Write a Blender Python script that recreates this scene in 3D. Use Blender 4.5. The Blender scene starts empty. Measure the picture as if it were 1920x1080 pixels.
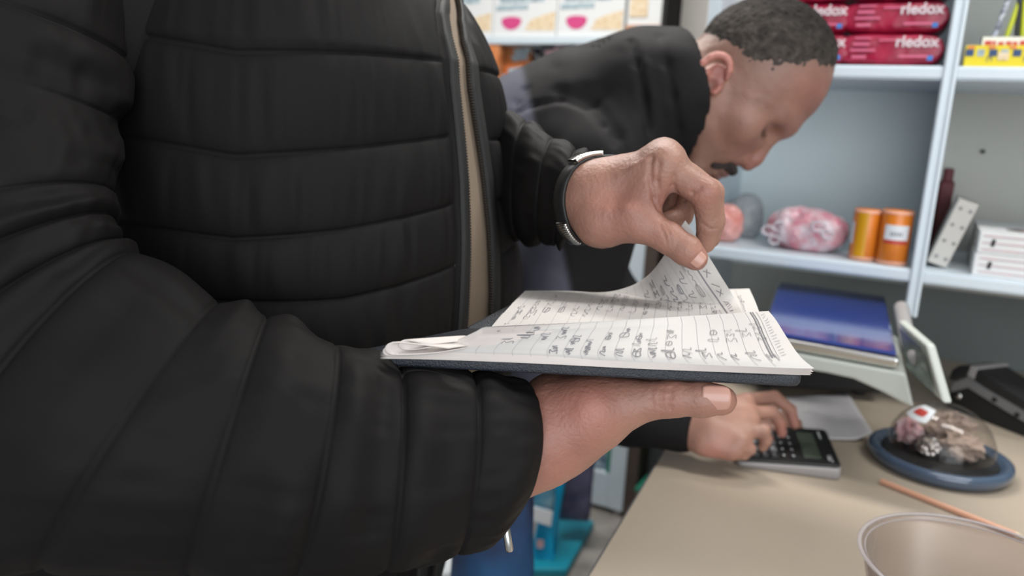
import bpy, math, random
import numpy as np
from mathutils import Matrix, Vector

# ------------------------------------------------------------------ camera
FPX = 1450.0
YAW, PITCH, ROLL = 27.5, 12.0, 3.0
_y, _p, _r = map(math.radians, (YAW, PITCH, ROLL))
FH = np.array([-math.sin(_y), math.cos(_y), 0.0]); RH = np.array([math.cos(_y), math.sin(_y), 0.0]); ZZ = np.array([0, 0, 1.0])
F = FH * math.cos(_p) - ZZ * math.sin(_p); U0 = ZZ * math.cos(_p) + FH * math.sin(_p)
R = RH * math.cos(_r) + U0 * math.sin(_r); U = U0 * math.cos(_r) - RH * math.sin(_r)
C = np.array([0, 0, 1.35])
scn = bpy.context.scene
cam_d = bpy.data.cameras.new('camera'); cam = bpy.data.objects.new('camera', cam_d); scn.collection.objects.link(cam)
cam.matrix_world = Matrix([[R[0], U[0], -F[0], C[0]], [R[1], U[1], -F[1], C[1]], [R[2], U[2], -F[2], C[2]], [0, 0, 0, 1]])
cam_d.sensor_width = 36; cam_d.lens = 36 * FPX / 1920; cam_d.clip_start = 0.02
cam_d.dof.use_dof = True; cam_d.dof.focus_distance = 0.52; cam_d.dof.aperture_fstop = 5.6
scn.camera = cam
# ------------------------------------------------------------------ world, lights, exposure
w = bpy.data.worlds.new('daylight'); scn.world = w; w.use_nodes = True
w.node_tree.nodes['Background'].inputs[0].default_value = (0.90, 0.95, 1.0, 1); w.node_tree.nodes['Background'].inputs[1].default_value = 0.5
scn.view_settings.view_transform = 'Standard'; scn.view_settings.look = 'None'
scn.view_settings.exposure = -0.10; scn.view_settings.gamma = 1.0; scn.view_settings.use_curve_mapping = False
def area(name, loc, target, sx, sy, power, col):
    l = bpy.data.lights.new(name, 'AREA'); l.shape = 'RECTANGLE'; l.size = sx; l.size_y = sy; l.energy = power; l.color = col
    o = bpy.data.objects.new(name, l); scn.collection.objects.link(o); o.location = loc
    o.rotation_euler = (Vector(target) - Vector(loc)).to_track_quat('-Z', 'Y').to_euler()
    return o
area('shop_front_daylight', (1.15, -1.3, 1.65), (-0.1, 1.5, 1.25), 2.4, 1.8, 54, (0.93, 0.96, 1.0))
area('ceiling_tube_glow', (-0.9, 1.55, 2.62), (-0.9, 1.55, 0), 1.3, 0.25, 40, (1.0, 0.97, 0.93))
area('ceiling_tube_glow', (0.6, 0.95, 2.62), (0.6, 0.95, 0), 1.3, 0.25, 24, (1.0, 0.98, 0.95))

# ------------------------------------------------------------------ projection helpers
def ray(px, py): return F + R * (px - 960) / FPX - U * (py - 540) / FPX
def q(px, py, d): return C + ray(px, py) * d
def onz(px, py, z):
    v = ray(px, py); return C + v * ((z - C[2]) / v[2])
def ony(px, py, y):
    v = ray(px, py); return C + v * (y / v[1])
def proj(p):
    p = np.asarray(p) - C; d = p @ F
    return np.stack([960 + FPX * (p @ R) / d, 540 - FPX * (p @ U) / d, d], -1)

# ------------------------------------------------------------------ materials
def mat(name, col, rough=0.6, metal=0.0, var=0.0, vscale=8.0, col2=None, bump=0.0, bscale=60.0, alpha=None,
        coat=0.0, sheen=0.0, sss=0.0, attr=False, stretch=None, ior=None, spec=None):
    m = bpy.data.materials.new(name); m.use_nodes = True; nt = m.node_tree; b = nt.nodes['Principled BSDF']
    b.inputs['Base Color'].default_value = (*col, 1); b.inputs['Roughness'].default_value = rough; b.inputs['Metallic'].default_value = metal
    b.inputs['Coat Weight'].default_value = coat; b.inputs['Sheen Weight'].default_value = sheen
    if spec is not None: b.inputs['Specular IOR Level'].default_value = spec
    if sss: b.inputs['Subsurface Weight'].default_value = sss; b.inputs['Subsurface Radius'].default_value = (1, .35, .2); b.inputs['Subsurface Scale'].default_value = 0.004
    tc = nt.nodes.new('ShaderNodeTexCoord'); mp = nt.nodes.new('ShaderNodeMapping'); nt.links.new(tc.outputs['Object'], mp.inputs[0])
    if stretch: mp.inputs['Scale'].default_value = stretch
    src = None
    if attr:
        a = nt.nodes.new('ShaderNodeAttribute'); a.attribute_name = 'tint'; src = a.outputs['Color']
    if var or col2:
        n = nt.nodes.new('ShaderNodeTexNoise'); n.inputs['Scale'].default_value = vscale; n.inputs['Detail'].default_value = 5; nt.links.new(mp.outputs[0], n.inputs[0])
        mx = nt.nodes.new('ShaderNodeMix'); mx.data_type = 'RGBA'
        if col2 is not None:
            cr = nt.nodes.new('ShaderNodeMapRange'); cr.inputs[1].default_value = 0.35; cr.inputs[2].default_value = 0.65
            nt.links.new(n.outputs['Fac'], cr.inputs[0]); nt.links.new(cr.outputs[0], mx.inputs[0])
            if src: nt.links.new(src, mx.inputs[6])
            else: mx.inputs[6].default_value = (*col, 1)
            mx.inputs[7].default_value = (*col2, 1)
        else:
            mx.blend_type = 'MULTIPLY'; mx.inputs[0].default_value = 1
            cr = nt.nodes.new('ShaderNodeMapRange'); cr.inputs[3].default_value = 1 - var; cr.inputs[4].default_value = 1 + var
            nt.links.new(n.outputs['Fac'], cr.inputs[0]); nt.links.new(cr.outputs[0], mx.inputs[7])
            if src: nt.links.new(src, mx.inputs[6])
            else: mx.inputs[6].default_value = (*col, 1)
        src = mx.outputs[2]
    if src: nt.links.new(src, b.inputs['Base Color'])
    if bump:
        n2 = nt.nodes.new('ShaderNodeTexNoise'); n2.inputs['Scale'].default_value = bscale; n2.inputs['Detail'].default_value = 4; nt.links.new(mp.outputs[0], n2.inputs[0])
        bp = nt.nodes.new('ShaderNodeBump'); bp.inputs['Strength'].default_value = bump; bp.inputs['Distance'].default_value = 0.002
        nt.links.new(n2.outputs['Fac'], bp.inputs['Height']); nt.links.new(bp.outputs[0], b.inputs['Normal'])
    if alpha is not None: b.inputs['Alpha'].default_value = alpha
    return m
def clear_mat(name, tint, gloss=0.12, rough=0.08):
    m = bpy.data.materials.new(name); m.use_nodes = True; nt = m.node_tree; nt.nodes.clear()
    out = nt.nodes.new('ShaderNodeOutputMaterial'); t = nt.nodes.new('ShaderNodeBsdfTransparent'); t.inputs[0].default_value = (*tint, 1)
    g = nt.nodes.new('ShaderNodeBsdfGlossy'); g.inputs['Roughness'].default_value = rough
    fr = nt.nodes.new('ShaderNodeLayerWeight'); fr.inputs[0].default_value = 0.5
    pw = nt.nodes.new('ShaderNodeMath'); pw.operation = 'POWER'; pw.inputs[1].default_value = 3.0; nt.links.new(fr.outputs['Facing'], pw.inputs[0])
    mr = nt.nodes.new('ShaderNodeMapRange'); mr.inputs[3].default_value = 0.03; mr.inputs[4].default_value = gloss * 2; nt.links.new(pw.outputs[0], mr.inputs[0])
    mx = nt.nodes.new('ShaderNodeMixShader'); nt.links.new(mr.outputs[0], mx.inputs[0]); nt.links.new(t.outputs[0], mx.inputs[1]); nt.links.new(g.outputs[0], mx.inputs[2])
    nt.links.new(mx.outputs[0], out.inputs[0]); return m
M = dict(
    floor=mat('grey_stone_tile', (0.40, 0.37, 0.34), 0.5, col2=(0.24, 0.22, 0.20), vscale=9),
    wall=mat('grey_green_paint', (0.17, 0.19, 0.185), 0.7, var=0.1, vscale=3),
    cwall=mat('pale_wall_paint', (0.45, 0.46, 0.45), 0.8, var=0.06),
    ceil=mat('white_ceiling', (0.7, 0.7, 0.68), 0.9, var=0.03),
    counter=mat('beige_laminate', (0.46, 0.385, 0.30), 0.42, col2=(0.40, 0.34, 0.27), vscale=2.2, stretch=(1, 1, 1)),
    edgeband=mat('dark_grey_edge_band', (0.10, 0.10, 0.105), 0.5),
    panel=mat('charcoal_panel', (0.055, 0.055, 0.06), 0.6, var=0.15),
    shelfw=mat('white_shelf_metal', (0.62, 0.70, 0.76), 0.35, var=0.05, vscale=12),
    shelfback=mat('pale_back_panel', (0.76, 0.86, 0.87), 0.45, var=0.06, vscale=4),
    shelfback2=mat('warm_grey_back_panel', (0.44, 0.44, 0.40), 0.55, var=0.06, vscale=4),
    jacket=mat('black_nylon', (0.0078, 0.0070, 0.0070), 0.68, var=0.12, vscale=5, bump=0.06, bscale=420, sheen=0.0, spec=0.14),
    placket=mat('black_tape', (0.008, 0.008, 0.008), 0.7),
    zipm=mat('dull_zip_metal', (0.10, 0.09, 0.08), 0.45, 0.8),
    shirt=mat('beige_knit', (0.235, 0.18, 0.13), 0.9, var=0.05, vscale=60, bump=0.3, bscale=900),
    trousers=mat('black_trousers', (0.012, 0.012, 0.014), 0.8),
    skin=mat('skin', (0.4, 0.2, 0.15), 0.5, attr=True, var=0.16, vscale=45, bump=0.35, bscale=380, sss=0.25),
    skin2=mat('skin_of_far_man', (0.4, 0.2, 0.15), 0.48, attr=True, var=0.14, vscale=22, bump=0.25, bscale=250, sss=0.25),
    nail=mat('fingernail', (0.50, 0.27, 0.21), 0.32, coat=0.2),
    steel=mat('brushed_steel', (0.62, 0.62, 0.60), 0.25, 1.0),
    strap=mat('black_strap', (0.01, 0.01, 0.01), 0.5),
    paper=mat('ledger_paper', (0.55, 0.525, 0.50), 0.85, var=0.04, vscale=14),
    paper2=mat('page_edges', (0.66, 0.60, 0.56), 0.9, var=0.08, vscale=40),
    rule=mat('grey_ruling', (0.42, 0.41, 0.41), 0.9),
    ink=mat('pencil_ink', (0.19, 0.185, 0.20), 0.8),
    cover=mat('navy_leatherette', (0.022, 0.026, 0.034), 0.42, var=0.2, vscale=300, bump=0.5, bscale=900),
    jacket2=mat('charcoal_softshell', (0.026, 0.025, 0.028), 0.72, attr=True, var=0.12, vscale=9, bump=0.1, bscale=300, spec=0.14),
    jeans=mat('blue_denim', (0.06, 0.20, 0.46), 0.85, col2=(0.06, 0.075, 0.16), vscale=7, bump=0.2, bscale=500),
    hair=mat('greying_cropped_hair', (0.075, 0.066, 0.06), 0.85, attr=True, spec=0.15, var=0.5, vscale=240, bump=0.9, bscale=420),
    beard=mat('dark_moustache', (0.03, 0.022, 0.02), 0.8, var=0.4, vscale=300, bump=0.8, bscale=500),
    black=mat('black_plastic', (0.016, 0.017, 0.018), 0.4),
    blacks=mat('matte_black', (0.01, 0.01, 0.01), 0.8),
    greyp=mat('grey_plastic', (0.19, 0.19, 0.195), 0.4),
    silver=mat('silver_grey_plastic', (0.34, 0.33, 0.33), 0.35),
    keyw=mat('pale_keys', (0.20, 0.205, 0.21), 0.5),
    keyd=mat('dark_keys', (0.03, 0.032, 0.035), 0.45),
    lcd=mat('lcd_glass', (0.095, 0.12, 0.09), 0.25),
    whitep=mat('white_plastic', (0.47, 0.50, 0.46), 0.4, var=0.04),
    blueplate=mat('blue_platter_film', (0.020, 0.040, 0.19), 0.12, var=0.1, vscale=5, coat=0.5),
    scrn=mat('grey_green_screen', (0.12, 0.15, 0.14), 0.2),
    cyan=mat('cyan_plastic', (0.01, 0.50, 0.88), 0.4), teal=mat('teal_base', (0.01, 0.30, 0.42), 0.4),
    labelw=mat('white_label', (0.72, 0.75, 0.78), 0.6),
    crim=mat('crimson_foil_wrap', (0.42, 0.012, 0.055), 0.32, col2=(0.26, 0.006, 0.035), vscale=30, bump=0.5, bscale=60),
    pinkp=mat('pink_print', (0.62, 0.12, 0.22), 0.4), whitet=mat('white_lettering', (0.72, 0.62, 0.66), 0.5),
    bluep=mat('blue_print', (0.03, 0.22, 0.62), 0.5), redp=mat('red_print', (0.50, 0.05, 0.04), 0.5),
    cream=mat('fries_print', (0.68, 0.50, 0.30), 0.7, col2=(0.80, 0.68, 0.50), vscale=60),
    magenta=mat('pink_bowl_print', (0.62, 0.06, 0.22), 0.6),
    carton=mat('white_carton', (0.74, 0.75, 0.75), 0.6, var=0.03), carton2=mat('off_white_carton', (0.50, 0.48, 0.45), 0.65, var=0.06),
    yellow=mat('yellow_carton', (0.75, 0.60, 0.01), 0.5), navy=mat('navy_print', (0.02, 0.06, 0.17), 0.5),
    orange=mat('orange_canister', (0.72, 0.21, 0.02), 0.3, col2=(0.60, 0.17, 0.015), vscale=20), amber=mat('amber_stripe', (0.62, 0.30, 0.01), 0.35),
    peach=mat('peach_cap', (0.75, 0.38, 0.26), 0.5),
    pinkbag=mat('pink_sweets_in_film', (0.56, 0.20, 0.25), 0.3, col2=(0.66, 0.56, 0.60), vscale=38, bump=0.6, bscale=70),
    peachbag=mat('coral_sweets_in_film', (0.60, 0.20, 0.17), 0.35, col2=(0.66, 0.36, 0.33), vscale=30, bump=0.5, bscale=70),
    film=mat('crinkled_clear_film', (0.52, 0.55, 0.56), 0.25, var=0.1, vscale=30, bump=0.6, bscale=60, alpha=0.55),
    knot=mat('white_film_knots', (0.66, 0.60, 0.65), 0.35, bump=0.5, bscale=80, alpha=0.85),
    orangebag=mat('orange_snack_bag', (0.66, 0.16, 0.03), 0.4, col2=(0.55, 0.24, 0.10), vscale=14, bump=0.5, bscale=40),
    blackbag=mat('black_snack_bag', (0.02, 0.022, 0.03), 0.4, col2=(0.10, 0.10, 0.11), vscale=25, bump=0.5, bscale=40),
    greybag=mat('pale_blue_print', (0.50, 0.62, 0.66), 0.5, col2=(0.25, 0.33, 0.38), vscale=60),
    navybag=mat('navy_purple_bag', (0.05, 0.055, 0.12), 0.3, col2=(0.16, 0.15, 0.25), vscale=14, bump=0.6, bscale=40),
    cyanbag=mat('pale_cyan_bag', (0.05, 0.30, 0.50), 0.3, col2=(0.30, 0.52, 0.62), vscale=20, bump=0.5, bscale=40),
    brown=mat('brown_wood_post', (0.075, 0.052, 0.042), 0.6, var=0.2), wood=mat('orange_wood_block', (0.50, 0.24, 0.14), 0.6, var=0.15),
    cardboard=mat('cardboard', (0.40, 0.26, 0.16), 0.8, var=0.1), green=mat('green_lid', (0.02, 0.20, 0.13), 0.5),
    goods=mat('goods_behind_glass', (0.05, 0.10, 0.18), 0.3, col2=(0.42, 0.50, 0.56), vscale=34),
    dred=mat('dark_red_goods', (0.10, 0.015, 0.02), 0.6), 
    note=mat('brown_banknote', (0.42, 0.33, 0.27), 0.75, col2=(0.25, 0.19, 0.16), vscale=45, bump=0.4, bscale=100),
    pinknote=mat('pink_banknote', (0.62, 0.36, 0.38), 0.75, col2=(0.50, 0.40, 0.42), vscale=45),
    foil=mat('crumpled_foil', (0.55, 0.52, 0.50), 0.25, 0.9, bump=0.8, bscale=90),
    bluedish=mat('blue_rim_plastic', (0.055, 0.085, 0.135), 0.16, var=0.3, vscale=9, coat=0.6),
    clear=clear_mat('clear_plastic_dome', (0.90, 0.88, 0.87), 0.25), clearb=clear_mat('clear_plastic_bowl', (0.86, 0.83, 0.83), 0.18, .3),
    pencil=mat('peach_pencil', (0.62, 0.33, 0.22), 0.55), frost=mat('white_tip', (0.7, 0.7, 0.7), 0.5),
    rimp=mat('clear_rim_bead', (0.42, 0.38, 0.38), 0.2, alpha=0.6),
    notepaper=mat('white_note_paper', (0.60, 0.59, 0.61), 0.8, var=0.08, vscale=40),
    pen_dots=mat('dotted_pen_barrel', (0.55, 0.58, 0.66), 0.4, col2=(0.05, 0.05, 0.10), vscale=160), pen_y=mat('lime_pen_barrel', (0.50, 0.55, 0.03), 0.4),
    lens=mat('lamp_tube', (0.9, 0.9, 0.88), 0.4),
)
lb = M['lens'].node_tree.nodes['Principled BSDF']; lb.inputs['Emission Color'].default_value = (1, 0.97, 0.92, 1); lb.inputs['Emission Strength'].default_value = 3.0

# ------------------------------------------------------------------ scene helpers
COL = scn.collection
def thing(name, label, cat, loc=(0, 0, 0), group=None):
    o = bpy.data.objects.new(name, None); COL.objects.link(o); o.location = tuple(float(v) for v in loc); o.empty_display_size = 0.05
    o['label'] = label; o['category'] = cat
    if group: o['group'] = group
    return o
def tag(o, label, cat, group=None):
    o['label'] = label; o['category'] = cat
    if group: o['group'] = group
    return o
def root_loc(o):
    while o is not None and o.parent is not None: o = o.parent
    return np.array(o.location) if o is not None else np.zeros(3)
def link_mesh(name, verts, faces, mats, parent=None, smooth=True, midx=None, tint=None, loc=None):
    verts = np.asarray(verts, float)
    base = root_loc(parent) if parent is not None else (np.asarray(loc, float) if loc is not None else verts.mean(0) * [1, 1, 0] + [0, 0, verts[:, 2].min()])
    me = bpy.data.meshes.new(name); me.from_pydata((verts - base).tolist(), [], [tuple(int(i) for i in f) for f in faces])
    if not isinstance(mats, (list, tuple)): mats = [mats]
    for m in mats: me.materials.append(m)
    if smooth: me.polygons.foreach_set('use_smooth', np.ones(len(me.polygons), bool))
    if midx is not None: me.polygons.foreach_set('material_index', np.asarray(midx, np.int32))
    if tint is not None:
        a = me.color_attributes.new('tint', 'FLOAT_COLOR', 'POINT'); t = np.ones((len(verts), 4)); t[:, :3] = tint; a.data.foreach_set('color', t.ravel())
    me.update()
    o = bpy.data.objects.new(name, me); COL.objects.link(o)
    if parent is not None: o.parent = parent
    else: o.location = tuple(base)
    return o
def struct(o): o['kind'] = 'structure'; return o

class MB:
    def __init__(s): s.v = []; s.f = []; s.m = []
    def add(s, v, f, m=0):
        n = len(s.v); s.v += [tuple(map(float, p)) for p in v]; s.f += [tuple(i + n for i in g) for g in f]
        s.m += list(m) if isinstance(m, (list, tuple, np.ndarray)) else [m] * len(f); return s
    def hexa(s, b, t, m=0):
        return s.add(list(b) + list(t), [(3, 2, 1, 0), (4, 5, 6, 7), (0, 1, 5, 4), (1, 2, 6, 5), (2, 3, 7, 6), (3, 0, 4, 7)], m)
    def box(s, lo, hi, m=0, T=None):
        x0, y0, z0 = lo; x1, y1, z1 = hi
        v = [(x0, y0, z0), (x1, y0, z0), (x1, y1, z0), (x0, y1, z0), (x0, y0, z1), (x1, y0, z1), (x1, y1, z1), (x0, y1, z1)]
        if T: v = [T(p) for p in v]
        return s.hexa(v[:4], v[4:], m)
    def rbox(s, lo, hi, r, m=0, T=None, n=5):
        # box with rounded vertical edges and a chamfered top
        x0, y0, z0 = lo; x1, y1, z1 = hi; pts = []
        for cx, cy, a0 in ((x1 - r, y0 + r, -90), (x1 - r, y1 - r, 0), (x0 + r, y1 - r, 90), (x0 + r, y0 + r, 180)):
            for k in range(n + 1):
                a = math.radians(a0 + 90 * k / n); pts.append((cx + r * math.cos(a), cy + r * math.sin(a)))
        cx, cy = (x0 + x1) / 2, (y0 + y1) / 2; ch = min(r * 0.35, (z1 - z0) * 0.3)
        def ins(c): return [(x - math.copysign(min(c, abs(x - cx)), x - cx), y - math.copysign(min(c, abs(y - cy)), y - cy)) for x, y in pts]
        L = [(ins(ch * .6), z0), (pts, z0 + ch * .6), (pts, z1 - ch), (ins(ch * .3), z1 - ch * .3), (ins(ch), z1)]
        V = [(x, y, z) for ring, z in L for x, y in ring]
        if T: V = [T(p) for p in V]
        n_ = len(pts); Fc = [(a * n_ + i, a * n_ + (i + 1) % n_, (a + 1) * n_ + (i + 1) % n_, (a + 1) * n_ + i) for a in range(4) for i in range(n_)]
        Fc.append(tuple(range(4 * n_, 5 * n_))); Fc.append(tuple(reversed(range(n_))))
        return s.add(V, Fc, m)
    def prism(s, poly, off, m=0):
        n = len(poly); v = [np.array(p, float) for p in poly]; t = [p + np.array(off) for p in v]
        return s.add(v + t, [tuple(reversed(range(n))), tuple(range(n, 2 * n))] + [(i, (i + 1) % n, (i + 1) % n + n, i + n) for i in range(n)], m)
    def tube(s, pts, rad, m=0, n=12, cap=True):
        pts = [np.array(p, float) for p in pts]; k = len(pts); rad = [rad] * k if np.isscalar(rad) else rad
        up = None; V = []
        for i in range(k):
            t = pts[min(i + 1, k - 1)] - pts[max(i - 1, 0)]; t = t / (np.linalg.norm(t) + 1e-12)
            if up is None: up = np.cross(t, [0.3, 0.5, 0.8]); 
            up = up - t * (up @ t); up /= np.linalg.norm(up); b = np.cross(t, up)
            V += [pts[i] + rad[i] * (math.cos(2 * math.pi * j / n) * up + math.sin(2 * math.pi * j / n) * b) for j in range(n)]
        Fc = [(i * n + j, i * n + (j + 1) % n, (i + 1) * n + (j + 1) % n, (i + 1) * n + j) for i in range(k - 1) for j in range(n)]
        if cap: Fc += [tuple(reversed(range(n))), tuple(range((k - 1) * n, k * n))]
        return s.add(V, Fc, m)
    def lathe(s, prof, c, m=0, n=48, axis=None, closed=False):
        V = []; c = np.array(c, float)
        for r, z in prof: V += [c + [r * math.cos(2 * math.pi * j / n), r * math.sin(2 * math.pi * j / n), z] for j in range(n)]
        k = len(prof); Fc = [(i * n + j, i * n + (j + 1) % n, (i + 1) * n + (j + 1) % n, (i + 1) * n + j) for i in range(k - 1) for j in range(n)]
        if closed: Fc += [((k - 1) * n + j, (k - 1) * n + (j + 1) % n, (j + 1) % n, j) for j in range(n)]
        return s.add(V, Fc, m)
    def disc(s, c, ax, ay, m=0, n=20):
        c = np.array(c); return s.add([c + np.array(ax) * math.cos(2 * math.pi * j / n) + np.array(ay) * math.sin(2 * math.pi * j / n) for j in range(n)], [tuple(range(n))], m)
    def build(s, name, mats, parent=None, smooth=False, bevel=0, loc=None):
        o = link_mesh(name, s.v, s.f, mats, parent, smooth, s.m, loc=loc)
        if bevel:
            b = o.modifiers.new('bevel', 'BEVEL'); b.width = bevel; b.segments = 2; b.limit_method = 'ANGLE'
        return o
def text(name, s, size, org, ax, ay, m, parent, depth=0.0003, bold=0.0):
    cu = bpy.data.curves.new(name, 'FONT'); cu.body = s; cu.size = size; cu.extrude = depth; cu.offset = bold
    o = bpy.data.objects.new(name, cu); COL.objects.link(o); dg = bpy.context.evaluated_depsgraph_get(); me = bpy.data.meshes.new_from_object(o.evaluated_get(dg))
    bpy.data.objects.remove(o); ax = np.array(ax); ay = np.array(ay); az = np.cross(ax, ay)
    v = np.array([x.co[:] for x in me.vertices]); f = [tuple(p.vertices) for p in me.polygons]
    w_ = np.array(org) + v[:, :1] * ax + v[:, 1:2] * ay + v[:, 2:] * az
    bpy.data.meshes.remove(me); return link_mesh(name, w_, f, m, parent, False)

def vnoise(P, scale, seed=0):
    P = np.asarray(P) * scale + seed * 17.13; i = np.floor(P).astype(np.int64); f_ = P - i; f_ = f_ * f_ * (3 - 2 * f_); out = 0
    for dx in (0, 1):
        for dy in (0, 1):
            for dz in (0, 1):
                h = (i[..., 0] + dx) * 374761393 + (i[..., 1] + dy) * 668265263 + (i[..., 2] + dz) * 2147483647 + seed * 974634777
                h = (h ^ (h >> 13)) * 1274126177; h = (h ^ (h >> 16)) & 0xffff
                wgt = (f_[..., 0] if dx else 1 - f_[..., 0]) * (f_[..., 1] if dy else 1 - f_[..., 1]) * (f_[..., 2] if dz else 1 - f_[..., 2])
                out = out + wgt * (h / 65535.0 * 2 - 1)
    return out
def fbm(P, scale, seed=0, o=3):
    return sum(vnoise(P, scale * 2 ** k, seed + k) * 0.5 ** k for k in range(o))
def smooth01(x): x = np.clip(x, 0, 1); return x * x * (3 - 2 * x)

# ------------------------------------------------------------------ distance-field modelling
def cone(a, b, ra, rb):
    a = np.array(a, float); b = np.array(b, float); ab = b - a; L2 = ab @ ab + 1e-12
    def f(P):
        t = np.clip((P - a) @ ab / L2, 0, 1); return np.linalg.norm(P - a - t[:, None] * ab, axis=1) - (ra + (rb - ra) * t)
    return f
def ell(c, r, ax=None):
    c = np.array(c, float); r = np.array(r, float); A = np.eye(3) if ax is None else np.array(ax, float)
    def f(P):
        p = (P - c) @ A.T; k0 = np.linalg.norm(p / r, axis=1); k1 = np.linalg.norm(p / (r * r), axis=1) + 1e-9; return k0 * (k0 - 1) / k1
    return f
def smin(a, b, k): h = np.clip(0.5 + 0.5 * (b - a) / k, 0, 1); return b + (a - b) * h - k * h * (1 - h)
def union(fs, k):
    def f(P):
        d = fs[0](P)
        for g in fs[1:]: d = smin(d, g(P), k)
        return d
    return f
def chain(pts, rads): return [cone(pts[i], pts[i + 1], rads[i], rads[i + 1]) for i in range(len(pts) - 1)]
def hard(fs):
    return lambda P: np.minimum.reduce([g(P) for g in fs])
def surf(f, lo, hi, h):
    lo = np.array(lo, float); hi = np.array(hi, float); B = 6
    n = (np.ceil((hi - lo) / h / B).astype(int)) * B
    nb = n // B; cc = [lo[i] + (np.arange(nb[i]) + 0.5) * B * h for i in range(3)]
    G = np.stack(np.meshgrid(*cc, indexing='ij'), -1).reshape(-1, 3); dc = f(G).reshape(nb)
    val = np.repeat(np.repeat(np.repeat(dc, B, 0), B, 1), B, 2).astype(np.float64)
    act = np.argwhere(np.abs(dc) < B * h * 1.25); off = np.stack(np.meshgrid(*[np.arange(B)] * 3, indexing='ij'), -1).reshape(-1, 3)
    idx = (act[:, None, :] * B + off[None]).reshape(-1, 3)
    for s in range(0, len(idx), 400000):
        I = idx[s:s + 400000]; val[I[:, 0], I[:, 1], I[:, 2]] = f(lo + I * h)
    S = val < 0; c = np.zeros(tuple(n - 1), np.int8)
    for a in (0, 1):
        for b in (0, 1):
            for d in (0, 1): c += S[a:n[0] - 1 + a, b:n[1] - 1 + b, d:n[2] - 1 + d]
    cells = np.argwhere((c > 0) & (c < 8)); vid = -np.ones(tuple(n - 1), np.int64); vid[tuple(cells.T)] = np.arange(len(cells))
    acc = np.zeros((len(cells), 3)); cnt = np.zeros(len(cells)); cr = [np.array(o) for o in np.ndindex(2, 2, 2)]
    for o1 in cr:
        for ax in range(3):
            if o1[ax]: continue
            o2 = o1.copy(); o2[ax] = 1; v1 = val[tuple((cells + o1).T)]; v2 = val[tuple((cells + o2).T)]; m = (v1 < 0) != (v2 < 0)
            t = np.where(m, v1 / (v1 - v2 + 1e-20), 0); p = o1 + np.outer(t, (o2 - o1)); acc += p * m[:, None]; cnt += m
    V = lo + (cells + acc / cnt[:, None]) * h; Fs = []
    for ax in range(3):
        b, d = [(1, 2), (2, 0), (0, 1)][ax]; sl = [slice(1, n[i] - 1) for i in range(3)]; sl2 = list(sl); sl2[ax] = slice(2, n[ax])
        s1 = S[tuple(sl)]; s2 = S[tuple(sl2)]; E = np.argwhere(s1 != s2) + 1; fl = S[tuple(E.T)]
        def g(db, dd): X = E.copy(); X[:, b] -= db; X[:, d] -= dd; return vid[tuple(X.T)]
        Q = np.stack([g(1, 1), g(0, 1), g(0, 0), g(1, 0)], 1); Q[~fl] = Q[~fl][:, ::-1]; Fs.append(Q[(Q >= 0).all(1)])
    return V, np.concatenate(Fs)
def vnormals(V, Fq):
    n = np.cross(V[Fq[:, 2]] - V[Fq[:, 0]], V[Fq[:, 3]] - V[Fq[:, 1]]); N = np.zeros_like(V)
    for k in range(4): np.add.at(N, Fq[:, k], n)
    return N / (np.linalg.norm(N, axis=1, keepdims=True) + 1e-12)
def relax(V, Fq, it=2, lam=0.5):
    for _ in range(it):
        A = np.zeros_like(V); c = np.zeros(len(V))
        for k in range(4):
            i, j = Fq[:, k], Fq[:, (k + 1) % 4]; np.add.at(A, i, V[j]); np.add.at(A, j, V[i]); np.add.at(c, i, 1); np.add.at(c, j, 1)
        V = V + lam * (A / np.maximum(c, 1)[:, None] - V)
    return V
def bounds(pts, pad): pts = np.array(pts); return pts.min(0) - pad, pts.max(0) + pad
def crease(V, N, cs):
    for a, b, wd, dp in cs:
        a = np.array(a); b = np.array(b); ab = b - a; t = np.clip((V - a) @ ab / (ab @ ab), 0, 1); d = np.linalg.norm(V - a - t[:, None] * ab, axis=1)
        V = V - N * (dp * np.exp(-(d / wd) ** 2))[:, None]
    return V
def hit(px, py, f_, d0, d1):
    dd = np.linspace(d0, d1, 500); vals = f_(C + ray(px, py) * dd[:, None]); k = np.argmax(vals < 0) if (vals < 0).any() else int(np.argmin(vals)); return C + ray(px, py) * dd[k]
def pline(pts, wd, dp, f_, d0, d1):
    H_ = [hit(*p, f_, d0, d1) for p in pts]; return [(H_[i], H_[i + 1], wd, dp) for i in range(len(H_) - 1)]
def grid_faces(nu, nv, closed=False):
    i, j = np.meshgrid(np.arange(nu - (0 if closed else 1)), np.arange(nv - 1), indexing='ij'); i2 = (i + 1) % nu
    return np.stack([i * nv + j, i2 * nv + j, i2 * nv + j + 1, i * nv + j + 1], -1).reshape(-1, 4)
def catmull(P, t):
    P = np.asarray(P, float); n = len(P); t = np.clip(t, 0, n - 1 - 1e-9); i = np.floor(t).astype(int); f_ = (t - i)[:, None]
    g = lambda k: P[np.clip(i + k, 0, n - 1)].reshape(len(t), -1)
    p0, p1, p2, p3 = g(-1), g(0), g(1), g(2)
    return (0.5 * (2 * p1 + (p2 - p0) * f_ + (2 * p0 - 5 * p1 + 4 * p2 - p3) * f_ ** 2 + (3 * p1 - p0 - 3 * p2 + p3) * f_ ** 3)).reshape((len(t),) + P.shape[1:])
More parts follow.
